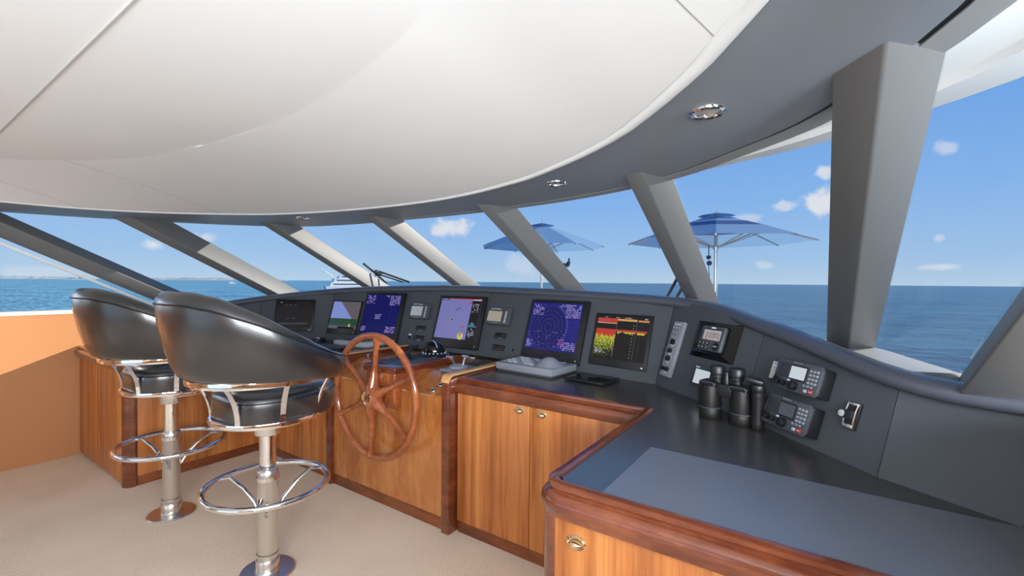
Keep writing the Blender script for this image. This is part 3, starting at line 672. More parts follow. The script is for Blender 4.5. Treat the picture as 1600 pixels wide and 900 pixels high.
# note, radios, bracket
th, w, h = dev('note', 'white printed note taped on the dash left of the upper radio', 'paper', 7, .092, .16, .2, .272)
mb = MB(); rect(mb, 'paper', -w/2, w/2, 0, h, 0, .0008)
for k in range(7): scribble(mb, 'grey', -w*.42, h*(.88-k*.13), w*.8, 1, .006, -.0008, 70+k, .6)
mb.build('sheet', th)
def radio(th, w, h, lcd):
    d = .062
    mb = MB().m('plastic'); mb.bx(-w/2+.006, w/2-.003, -d+.012, 0, .004, h-.004, .004); mb.build('rear_case', th)
    mb = MB().m('dgrey'); c = .014
    pts = [(-w/2, -d+.012, c), (-w/2+c*.7, -d+.012, 0), (w/2-c*.7, -d+.012, 0), (w/2, -d+.012, c), (w/2, -d+.012, h-c), (w/2-c*.7, -d+.012, h), (-w/2+c*.7, -d+.012, h), (-w/2, -d+.012, h-c)]
    mb.prism(pts, (0, -.014, 0), .003); yf = -d-.002
    rect(mb, 'black', -w*.17, -w*.165, h*.9, h, yf); rect(mb, 'black', w*.1, w*.105, h*.9, h, yf); rect(mb, 'grey', -w*.13, w*.07, h*.93, h*.955, yf)
    mb.build('front_panel', th)
    mb = MB()
    for k in range(7): rect(mb, 'black', -w*.44, -w*.20, h*(.42+.07*k), h*(.42+.07*k)+.0032, yf, .0006)
    mb.build('speaker_grille', th)
    mb = MB(); rect(mb, 'plastic', -w*.165, w*.22, h*.36, h*.87, yf, .0015); rect(mb, lcd, -w*.14, w*.195, h*.42, h*.82, yf-.0015, .001); mb.build('display', th)
    for r_ in range(4):
        for c_ in range(3):
            mb = MB().m('grey'); mb.bx(w*(.265+.07*c_), w*(.265+.07*c_)+w*.052, yf-.003, yf, h*(.36+.125*(3-r_)), h*(.36+.125*(3-r_))+h*.085, .001); rect(mb, 'lgrey', w*(.278+.07*c_), w*(.305+.07*c_), h*(.39+.125*(3-r_)), h*(.41+.125*(3-r_)), yf-.003); mb.build('key', th)
    for k in range(3):
        mb = MB().m('grey'); mb.bx(w*(.20+.075*k), w*(.25+.075*k), yf-.003, yf, h*.25, h*.32, .001); mb.build('key', th)
    mb = MB().m('lgrey'); mb.bx(w*.24, w*.31, yf-.003, yf, h*.08, h*.17, .001); mb.build('key', th)
    mb = MB().m('red'); mb.bx(w*.345, w*.43, yf-.004, yf, h*.07, h*.19, .001); rect(mb, 'paper', w*.36, w*.41, h*.125, h*.14, yf-.004); tag(mb.build('distress_key', th), 'red distress key')
    mb = MB().m('lgrey'); mb.bx(-w*.16, -w*.10, yf-.003, yf, h*.3, h*.37, .001); mb.build('key', th)
    mb = MB().m('knob'); mb.lathe([(.017, 0), (.0165, .016), (.012, .019), (.001, .0195)], (w*.02, yf, h*.19), (0, -1, 0), 24); mb.build('tuning_knob', th)
    for xq in (-.36, -.22):
        mb = MB().m('knob'); mb.lathe([(.010, 0), (.009, .012), (.006, .014), (.001, .0145)], (w*xq, yf, h*.2), (0, -1, 0), 18); mb.build('small_knob', th)
    mb = MB().m('plastic'); mb.tube([(-w*.46, yf-.004, h*.2), (-w*.40, yf-.010, h*.36), (-w*.32, yf-.008, h*.28)], .005, 8); mb.build('mic_plug', th)
th, w, h = dev('marine_radio', 'upper of two marine radios, with bright white display', 'radio', 7, .188, .398, .170, .285, 'marine radios on the starboard dash'); radio(th, w, h, 'e_lcdwhite')
th, w, h = dev('marine_radio', 'lower of two marine radios, with dark grey display', 'radio', 7, .188, .398, .028, .143, 'marine radios on the starboard dash'); radio(th, w, h, 'e_lcddark')
th, w, h = dev('handset_bracket', 'black and chrome handset bracket on the dash right of the radios', 'bracket', 7, .478, .52, .108, .198)
mb = MB().m('plastic'); mb.bx(-w/2, w/2, -.012, 0, 0, h, .003); mb.box((0, -.02, h*.5), (w*.7, .02, h*.34), None, .004); mb.build('base', th)
mb = MB().m('chrome')
for xq in (-w*.42, w*.42): mb.tube([(xq, -.014, h*.04), (xq, -.018, h*.3), (xq, -.018, h*.7), (xq, -.014, h*.96)], .0035, 8)
mb.box((0, -.016, h*.93), (w*.8, .006, .008), None, .001); mb.box((0, -.016, h*.10), (w*.8, .006, .012), None, .001); mb.build('clip_frame', th)
mb = MB().m('lgrey'); mb.lathe([(.011, 0), (.011, .008), (.003, .010)], (-w*.5, -.024, h*.48), (0, -1, 0), 18); mb.build('knob', th)

# ------------------------------------------------------------------ worktops
def mould(z1=.929):
    return [(-.022, z1-.05), (-.022, z1-.003), (-.019, z1), (.004, z1), (.011, z1-.004), (.012, z1-.014), (.007, z1-.020), (.007, z1-.026), (.020, z1-.030), (.029, z1-.039), (.033, z1-.052), (.031, z1-.066), (.024, z1-.078), (.022, z1-.090), (.006, z1-.092), (-.01, z1-.092)]
def rnd_corner(p, r, a0, a1, n=7): return [(p[0]+r*cos(radians(a0+(a1-a0)*k/n)), p[1]+r*sin(radians(a0+(a1-a0)*k/n))) for k in range(n+1)]
def worktop(name, label, pts, edge, ang0):
    th = thing(name, label, 'worktop', (pts[0][0], pts[0][1], .88)); L0 = V((pts[0][0], pts[0][1], .88))
    mb = MB().m('laminate'); mb.prism([V((x, y, .882))-L0 for x, y in pts], (0, 0, .038)); tag(mb.build('counter', th), 'black laminate counter')
    mb = MB().m('mahogany'); mb.sweep([V((x, y, 0))-L0 for x, y in edge], mould()); tag(mb.build('edge_moulding', th), 'varnished mahogany edge moulding')
    return th
sb = [(p.x-.0, p.y) for p in base]
starE = [(-1.812, 2.07), (-.712, 2.07)] + [(-.68+.0, 2.04)] if False else [(-1.812, 2.065), (-.665, 2.065)] + [(-.665, 1.23)] + rnd_corner((-.605, 1.20), .06, 180, 270) + [(.42, 1.14)]
starP = [(-1.812, 2.08), (-.65, 2.08), (-.65, 1.21), (-.60, 1.15), (.42, 1.15), (.42, 1.60)] + [(p.x, p.y) for p in (base[8], base[7], base[6])] + [(-1.812, 2.735)]
worktop('worktop', 'black worktop with mahogany edge, on the cabinets at right', starP, starE, 0)
portE = [(PW, 1.09)] + rnd_corner((-4.145, 1.155), .065, 270, 360) + [(-4.08, 2.04), (-3.02, 2.04)]
portP = [(PW, 1.60), (PW, 1.105), (-4.145, 1.105), (-4.095, 1.155), (-4.095, 2.055), (-3.02, 2.055), (-3.02, 2.755)] + [(p.x, p.y) for p in (base[3], base[2], base[1])]
worktop('worktop', 'black worktop with wooden edge, behind the two stools at left', portP, portE, 0)
o = MB().m('chartmat'); o.prism([(-.50, 1.165, .9205), (.405, 1.165, .9205), (.405, 1.585, .9205), (-.50, 1.595, .9205)], (0, 0, .0035), .001, 1)
tag(rebase(o.build('chart_mat'), (-.05, 1.38, .9205)), 'matt grey chart mat lying on the black worktop at right', 'mat')

# ------------------------------------------------------------------ cabinets
def pull(th, loc, axis='y', big=1.):
    """oval recessed pull"""
    mb = MB().m('bronze'); n = 28; L0 = V(loc)
    rows = []
    for rx, rz, y in ((.031, .021, 0), (.031, .021, -.004), (.027, .017, -.006), (.024, .0145, -.003)):
        ring = []
        for k in range(n):
            a = 2*pi*k/n; q = V((rx*cos(a)*big, y, rz*sin(a)*big))
            ring.append(L0+q if axis == 'y' else L0+V((-q.y, q.x, q.z)))
        rows.append(ring)
    vs = mb.grid(rows, closev=True); mb.cap(vs[-1])
    mb2 = []
    for k in range(7):
        t = -1+2*k/6; mb2.append((.021*t*big, -.006-.006*(1-t*t), -.002))
    pts = [L0+(V(p) if axis == 'y' else V((-p[1], p[0], p[2]))) for p in mb2]
    mb.tube(pts, [.003, .008*big, .010*big, .011*big, .010*big, .008*big, .003], 10)
    return mb
# starboard forward cabinet, two doors
c = thing('cabinet', 'cherry cabinet with two tall doors right of the steering wheel', 'cabinet', (-1.25, 2.3, 0)); L0 = V((-1.25, 2.3, 0))
def part_bx(th, L0, name, key, x0, x1, y0, y1, z0, z1, bev=.002):
    mb = MB().m(key); mb.bx(x0-L0.x, x1-L0.x, y0-L0.y, y1-L0.y, z0-L0.z, z1-L0.z, bev); return mb.build(name, th)
part_bx(c, L0, 'carcass', 'darkwood', -1.80, -.66, 2.075, 2.55, .0, .838)
part_bx(c, L0, 'plinth', 'darkwood', -1.80, -.66, 2.055, 2.075, 0, .07)
for x0, x1, hx in ((-1.797, -1.2915, -1.354), (-1.2865, -.68, -1.214)):
    d = part_bx(c, L0, 'door', 'cherry', x0, x1, 2.045, 2.073, .074, .835)
    p = pull(c, V((hx, 2.045, .807))-L0); h = p.build('handle', d); tag(h, 'oval bronze pull')
# starboard aft cabinet
c = thing('cabinet', 'near cherry cabinet with large oval pull, bottom right', 'cabinet', (-.1, 1.4, 0)); L0 = V((-.1, 1.4, 0))
part_bx(c, L0, 'carcass', 'darkwood', -.645, .40, 1.17, 1.6, 0, .838); part_bx(c, L0, 'side_panel', 'cherry', -.690, -.645, 1.21, 2.05, .07, .838)
part_bx(c, L0, 'plinth', 'darkwood', -.62, .40, 1.155, 1.17, 0, .07)
mb = MB().m('mahogany'); mb.prism([V((x, y, 0))-L0 for x, y in [(-.645, 1.25), (-.693, 1.25)]+rnd_corner((-.628, 1.207), .065, 180, 268, 8)+[(-.636, 1.142), (-.636, 1.17)]], (0, 0, .838)); mb.build('corner_post', c, 50)
d = part_bx(c, L0, 'door', 'cherry', -.632, .10, 1.142, 1.168, .074, .828); p = pull(c, V((-.562, 1.142, .775))-L0, 'y', 1.0); tag(p.build('handle', d), 'oval bronze pull')
part_bx(c, L0, 'door', 'cherry', .105, .40, 1.142, 1.168, .074, .828)
# port aft cabinet
c = thing('cabinet', 'cherry cabinet against the left wall behind the far stool', 'cabinet', (-4.6, 1.5, 0)); L0 = V((-4.6, 1.5, 0))
part_bx(c, L0, 'carcass', 'darkwood', PW+.005, -4.105, 1.115, 2.0, 0, .838)
part_bx(c, L0, 'door', 'cherry', PW+.02, -4.66, 1.09, 1.113, .03, .835); part_bx(c, L0, 'door', 'cherry', -4.655, -4.152, 1.09, 1.113, .03, .835)
part_bx(c, L0, 'plinth', 'darkwood', -4.103, -4.09, 1.17, 2.03, 0, .07)
part_bx(c, L0, 'side_panel', 'cherry', -4.103, -4.08, 1.165, 2.03, .072, .835)
mb = MB().m('mahogany'); mb.prism([V((x, y, 0))-L0 for x, y in [(-4.15, 1.11)]+rnd_corner((-4.145, 1.155), .066, 272, 358, 8)+[(-4.10, 1.16), (-4.15, 1.16)]], (0, 0, .838)); mb.build('corner_post', c, 50)
# port forward cabinet
c = thing('cabinet', 'cherry cabinet front between the left cabinet and the wheel console', 'cabinet', (-3.5, 2.3, 0)); L0 = V((-3.5, 2.3, 0))
part_bx(c, L0, 'carcass', 'darkwood', -4.08, -3.04, 2.065, 2.6, 0, .838); part_bx(c, L0, 'plinth', 'darkwood', -4.075, -3.04, 2.045, 2.065, 0, .07)
for x0, x1 in ((-4.07, -3.56), (-3.555, -3.045)): part_bx(c, L0, 'door', 'cherry', x0, x1, 2.035, 2.062, .074, .835)

# ------------------------------------------------------------------ steering console
pod = thing('steering_console', 'varnished teak steering console carrying the wheel and compass', 'console', (CX, 2.3, 0)); L0 = V((CX, 2.3, 0))
mb = MB().m('pod'); sec = [(2.015, .06), (2.015, .785), (2.02, .80), (2.035, .812), (2.20, .888), (2.23, .900), (2.26, .903), (2.75, .903), (2.75, .06)]
mb.prism([V((-2.975, y, z))-L0 for y, z in sec], (1.115, 0, 0)); mb.build('body', pod, 25)
mb = MB().m('darkwood'); mb.bx(-.6, .54, -.285, -.25, 0, .075); mb.build('plinth', pod)
for x0, x1, lab in ((-3.035, -2.975, 0), (-1.872, -1.812, 1)):
    mb = MB().m('mahogany'); mb.prism([V((x0, y, z))-L0 for y, z in [(1.985, 0), (1.985, .90), (2.0, .925), (2.02, .932), (2.73, .932), (2.73, 0)]], (x1-x0, 0, 0), .006); mb.build('side_panel', pod)
    mb = MB().m('rimwood'); mb.prism([V((x0-.002, y, z))-L0 for y, z in [(1.988, .90), (2.004, .928), (2.024, .936), (2.735, .936), (2.735, .95), (2.02, .95), (1.995, .942), (1.978, .915), (1.978, .90)]], (x1-x0+.004, 0, 0), .005); tag(mb.build('top_rim', pod), 'pale oak rim')
mb = MB().m('wheelwood')   # steering box
mb.prism([V((-2.535, y, z))-L0 for y, z in [(1.955, .915), (1.955, .74), (1.965, .70), (1.99, .67), (2.02, .655), (2.05, .655), (2.2, .86), (2.575, .86), (2.575, .915)]], (.285, 0, 0), .02, 3); mb.build('steering_box', pod, 30)
mb = MB().m('mahogany'); mb.bx(-2.55-L0.x, -2.235-L0.x, 1.94-L0.y, 2.59-L0.y, .905, .948, .010, 3); mb.build('box_lid', pod, 30)
mb = MB().m('dgrey'); mb.bx(-2.525-L0.x, -2.275-L0.x, 2.03-L0.y, 2.40-L0.y, .948, .952, .001); tag(mb.build('mat_inlay', pod), 'grey inlay on the lid')
mb = MB().m('mahogany'); mb.lathe([(.05, 0), (.05, .02), (.03, .03), (.03, .075)], V((-2.39, 1.97, .755))-L0, (0, -1, 0), 20); mb.build('shaft', pod)

# steering wheel
WC = V((-2.39, 1.905, .755)); wh = thing('steering_wheel', 'six-spoked varnished wooden steering wheel with star medallion', None, WC-L0); wh.parent = pod
RW = .390
mb = MB().m('wheelwood'); mb.tube([(RW*cos(2*pi*k/72), 0, RW*sin(2*pi*k/72)) for k in range(72)], .0215, 14, closed=True, flat=1.05); mb.build('rim', wh)
mb = MB().m('wheelwood'); mb.lathe([(.070, .02), (.082, .005), (.084, -.016), (.074, -.042), (.058, -.058), (.001, -.058)], (0, 0, 0), (0, 1, 0), 36); mb.build('hub', wh, 60)
for k in range(6):
    a = radians(86-60*k); d = V((cos(a), 0, sin(a)))
    mb = MB().m('wheelwood'); mb.tube([d*.035+V((0, -.014, 0)), d*.09+V((0, -.012, 0)), d*.13+V((0, -.008, 0)), d*.20, d*.30, d*.352, d*.385], [.048, .038, .026, .0195, .0185, .021, .032], 12, flat=.85); 
    mb.m('black'); mb.lathe([(.0035, 0), (.0035, .002)], d*.345+V((0, -.0185, 0)), (0, -1, 0), 8); mb.build('spoke', wh, 60)
mb = MB().m('bronze'); mb.lathe([(.046, -.054), (.046, -.0605), (.042, -.062), (.040, -.0605), (.001, -.0605)], (0, 0, 0), (0, 1, 0), 32)
mb.m('mahogany')
for k in range(8):
    a = radians(22.5+k*45-22.5); L_ = .034 if k % 2 == 0 else .026; d = V((cos(a), 0, sin(a))); n_ = V((-sin(a), 0, cos(a)))
    mb.prism([d*.004-n_*.004+V((0, -.0605, 0)), d*L_+V((0, -.0605, 0)), d*.004+n_*.004+V((0, -.0605, 0))], (0, -.002, 0))
tag(mb.build('medallion', wh), 'round brass star medallion')

# compass
t = thing('compass', 'domed black steering compass on the wheel console', 'compass', (-2.41, 2.475, .949))
mb = MB().m('gloss'); mb.lathe([(.118, 0), (.118, .006), (.105, .014), (.085, .018), (.080, .03), (.001, .03)], n=36); mb.build('base', t)
mb = MB().m('gloss'); mb.lathe([(.078*cos(radians(a)), .028+.078*sin(radians(a))) for a in range(0, 90, 9)]+[(.001, .106)], n=36); mb.build('dome', t, 80)
mb = MB().m('chrome'); mb.tube([(.081*cos(radians(a))*.8, -.049+.02, .03+.082*sin(radians(a))) for a in range(8, 173, 11)], .006, 8, flat=.6); mb.build('bezel_hoop', t)
mb = MB().m('text_w')
for k in range(15):
    a = radians(-150+k*20); mb.box((.088*cos(a), .088*sin(a), .021), (.008, .004, .005), Mx.Rotation(a+pi/2, 3, 'Z'))
mb.build('scale_marks', t)
# joystick
t = thing('joystick', 'black autopilot joystick on the grey inlay of the console', 'joystick', (-2.45, 2.24, .9525))
mb = MB().m('plastic'); mb.lathe([(.05, 0), (.05, .006), (.032, .022), (.018, .032), (.001, .033)], n=26); mb.build('boot', t)
mb = MB().m('plastic'); mb.tube([(0, 0, .025), (.0, .02, .05), (0, .05, .068)], [.012, .013, .016], 12); mb.box((0, .065, .075), (.07, .045, .018), Mx.Rotation(.35, 3, 'X'), .006); mb.build('grip', t)
# throttles
t = thing('throttle_control', 'twin chrome throttle levers on a grey base beside the compass', 'throttle', (-2.03, 2.32, .9035))
mb = MB().m('grey'); mb.prism([(-.075, -.11, 0), (.075, -.11, 0), (.075, .12, 0), (-.075, .12, 0)], (0, 0, .018), .006); mb.lathe([(.07, .018), (.065, .03), (.03, .04), (.001, .041)], (0, 0, 0), n=24); mb.build('base', t)
for x, ln in ((-.03, -.06), (.035, .03)):
    mb = MB().m('chrome'); mb.tube([(x, 0, .03), (x, ln*.6, .075), (x, ln, .088)], [.009, .008, .008], 10); mb.box((x, ln, .092), (.055, .022, .016), None, .005); mb.build('lever', t)
# keypad
t = thing('keypad', 'small flat black keypad at the back of the console shelf', 'keypad', (-2.05, 2.585, .9035), Mx.Rotation(0, 3, 'Z'))
mb = MB().m('plastic'); mb.bx(-.06, .06, -.09, .09, 0, .008, .002); mb.build('plate', t)
for i in range(3):
    for j in range(4):
        mb = MB().m('dgrey'); mb.bx(-.045+i*.032, -.02+i*.032, -.07+j*.036, -.045+j*.036, .008, .011, .001); mb.build('key', t)
# buttons and toggles
slope = atan2(.076, .165)
pos = [(-2.0, 2.045), (-1.985, 2.10), (-1.955, 2.155)]
for k, (x, y) in enumerate(pos):
    t = thing('push_button', ('lowest', 'middle', 'topmost')[k]+' of three chrome-ringed push buttons on the console slope', 'button', (x, y, .8165+(y-2.035)*.4606), Mx.Rotation(slope, 3, 'X'), 'push buttons on the console slope')
    mb = MB().m('chrome'); mb.lathe([(.020, 0), (.020, .007), (.016, .010), (.013, .008)], n=22); mb.build('ring', t)
    mb = MB().m('gloss'); mb.lathe([(.013, 0), (.013, .007), (.008, .009), (.001, .0092)], n=18); mb.build('cap', t)
for k, (x, y, lab) in enumerate(((-2.64, 2.07, 'nearer of two chrome knob levers left of the steering box'), (-2.72, 2.17, 'further of two chrome knob levers left of the steering box'))):
    t = thing('control_lever', lab, 'lever', (x, y, .8165+(y-2.035)*.4606), Mx.Rotation(slope, 3, 'X'), 'chrome knob levers on the console')
    mb = MB().m('chrome'); mb.lathe([(.026, 0), (.024, .01), (.014, .02), (.006, .026)], n=20); mb.build('base', t)
    mb = MB().m('chrome'); mb.tube([(0, 0, .02), (0, -.01, .085)], .0045, 8); mb.lathe([(.001, .082), (.009, .085), (.012, .094), (.009, .103), (.001, .106)], (0, -.011, 0), n=16); mb.build('lever', t)
o = MB().m('paper'); o.bx(-.03, .03, -.012, .012, 0, .004, .001); o = o.build('label_tag'); o.location = (-2.28, 2.755, .9035); tag(o, 'tiny white tag at the back of the console by the chart monitor', 'tag')

# ------------------------------------------------------------------ things on the worktops
t = thing('trackball_keyboard', 'grey radar keyboard with trackball hump below the starboard radar', 'keyboard', (-1.55, 2.53, .9205), Mx.Rotation(radians(-4), 3, 'Z'))
mb = MB().m('grey'); mb.prism([(-.22, -.15, .012), (.22, -.15, .012), (.23, .13, .012), (-.23, .13, .012)], (0, 0, .045), .008); mb.build('case', t)
mb = MB().m('dgrey'); mb.bx(-.21, .21, -.14, .12, 0, .014, .002); mb.build('foot', t)
for r_ in range(5):
    for c_ in range(9):
        if c_ > 5 and r_ < 3: continue
        mb = MB().m('lgrey' if (r_+c_) % 3 else 'grey'); x = -.20+c_*.042; yq = -.10+r_*.045; mb.bx(x, x+.03, yq, yq+.026, .057, .063, .002); mb.build('key', t)
mb = MB().m('grey'); mb.lathe([(.095, .055), (.085, .062), (.055, .088), (.035, .102), (.018, .108), (.001, .109)], (.125, -.03, 0), n=28); mb.build('trackball_hump', t, 70)
t = thing('tablet', 'black tablet lying on the worktop in front of the sounder', 'tablet', (-1.135, 2.485, .9205), Mx.Rotation(radians(-7), 3, 'Z'))
mb = MB().m('plastic'); mb.bx(-.135, .135, -.10, .10, .004, .018, .005); mb.build('case', t)
mb = MB().m('gloss'); mb.bx(-.12, .12, -.085, .085, .018, .0192); rect(mb, 'grey', 0, 0, 0, 0, 0) if False else None; mb.m('dgrey'); mb.bx(-.035, .02, .0, .022, .0192, .0196); mb.build('screen', t)
mb = MB().m('plastic'); mb.bx(-.10, .10, -.07, .07, 0, .004); mb.build('feet', t)
o = MB().m('lgrey'); o.tube([(-.03, 0, .006), (.03, -.008, .006)], .005, 8); o = o.build('pen'); o.location = (-1.315, 2.705, .9205); tag(o, 'short pale pen lying behind the tablet', 'pen')
# port side
t = thing('trackball_keyboard', 'pale grey radar keyboard seen through the steering wheel', 'keyboard', (-3.42, 2.58, .9205), Mx.Rotation(radians(6), 3, 'Z'))
mb = MB().m('lgrey'); mb.prism([(-.20, -.13, .01), (.20, -.13, .01), (.21, .11, .01), (-.21, .11, .01)], (0, 0, .04), .008); mb.build('case', t)
for r_ in range(4):
    for c_ in range(7):
        mb = MB().m('dgrey'); x = -.17+c_*.045; yq = -.09+r_*.045; mb.bx(x, x+.03, yq, yq+.024, .05, .055, .002); mb.build('key', t)
mb = MB().m('grey'); mb.bx(-.19, .19, -.12, .1, 0, .012, .002); mb.build('foot', t)
t = thing('keyboard', 'flat black computer keyboard beside the near stool arm', 'keyboard', (-3.54, 2.31, .9205), Mx.Rotation(radians(10), 3, 'Z'))
mb = MB().m('plastic'); mb.bx(-.24, .24, -.085, .085, 0, .016, .004); mb.build('case', t)
for r_ in range(5):
    for c_ in range(14):
        mb = MB().m('dgrey'); x = -.225+c_*.0325; yq = -.072+r_*.03; mb.bx(x, x+.024, yq, yq+.022, .016, .022, .002); mb.build('key', t)
t = thing('computer_mouse', 'black and silver computer mouse below the slim monitor', 'mouse', (-3.93, 2.50, .9205))
mb = MB().m('plastic'); mb.lathe([(.045, 0), (.048, .012), (.040, .03), (.02, .042), (.001, .044)], n=20)
for v in mb.bm.verts: v.co.y *= 1.4; v.co.x *= .8
mb.build('body', t, 70)
mb = MB().m('lgrey'); mb.lathe([(.036, .028), (.024, .0405), (.001, .046)], (-.004, -.012, 0), n=16); mb.build('buttons', t, 70)
o = MB().m('paper'); o.bx(-.09, .09, -.05, .05, 0, .0015); o = o.build('paper_sheet'); o.location = (-3.86, 2.30, .9205); tag(o, 'white sheet of paper beside the mouse on the left worktop', 'paper')

# binoculars
t = thing('binoculars', 'pair of black rubber binoculars standing upright on the worktop below the radios', 'binoculars', (-.343, 2.098, .9205), Mx.Rotation(radians(-17), 3, 'Z'))
for s_ in (-1, 1):
    x = s_*.066
    mb = MB().m('rubber'); mb.lathe([(.044, 0), (.0465, .003), (.0465, .045), (.044, .048), (.0445, .052), (.042, .10), (.0375, .135), (.036, .142)], (x, 0, 0), n=32); mb.build('barrel', t, 50)
    mb = MB().m('dgrey'); mb.lathe([(.0458, .046), (.0470, .047), (.0470, .050), (.0450, .051)], (x, 0, 0), n=32, caps=False); mb.build('trim_ring', t)
    mb = MB().m('rubber'); mb.prism([(x-.040, -.036, .138), (x+.040, -.036, .138), (x+.040, .036, .138), (x-.040, .036, .138)], (0, 0, .024), .012, 3); mb.build('prism_housing', t)
    mb = MB().m('dgrey'); mb.tube([(x-.034, -.0375, .142), (x-.03, -.0385, .158), (x+.03, -.0385, .158), (x+.034, -.0375, .142)], .0022, 6); mb.build('housing_edge', t)
    xe = x-s_*.024
    mb = MB().m('plastic'); mb.lathe([(.021, .156), (.021, .174), (.026, .177), (.026, .190), (.031, .194), (.031, .222), (.028, .227), (.022, .225), (.018, .215), (.001, .214)], (xe, .012, 0), n=28); mb.build('eyepiece', t, 50)
mb = MB().m('plastic'); mb.bx(-.035, .035, -.02, .02,   .10, .155, .006); mb.lathe([(.013, .15), (.013, .204), (.010, .208)], (0, .008, 0), n=16); mb.build('hinge', t)
mb = MB().m('plastic'); mb.tube([(-.106, -.004, .15), (-.116, -.006, .125), (-.118, -.008, .07), (-.112, -.01, .035)], .005, 8, flat=.5); mb.build('strap', t)
t = thing('monocular', 'ribbed black monocular with lens cap, standing at the right of the binoculars', 'monocular', (-.216, 2.046, .9205))
mb = MB().m('rubber')
prof = [(.022, 0), (.0245, .003), (.0245, .03), (.0235, .034)]
for k in range(9): prof += [(.0245, .040+k*.009), (.0225, .0445+k*.009)]
mb.lathe(prof+[(.026, .125), (.023, .15)], n=26); mb.build('barrel', t, 60)
mb = MB().m('plastic'); mb.lathe([(.024, .148), (.027, .152), (.027, .176), (.024, .180), (.001, .181)], n=24); mb.build('eyepiece', t)
mb = MB().m('plastic'); mb.box((-.012, .0, .194), (.062, .05, .018), Mx.Rotation(.2, 3, 'Y'), .005); mb.build('lens_cap', t)
mb = MB().m('plastic'); mb.tube([(.022, -.01, .188), (.036, -.012, .165), (.034, -.014, .145), (.027, -.012, .135)], .005, 8, flat=.5); mb.build('strap', t)

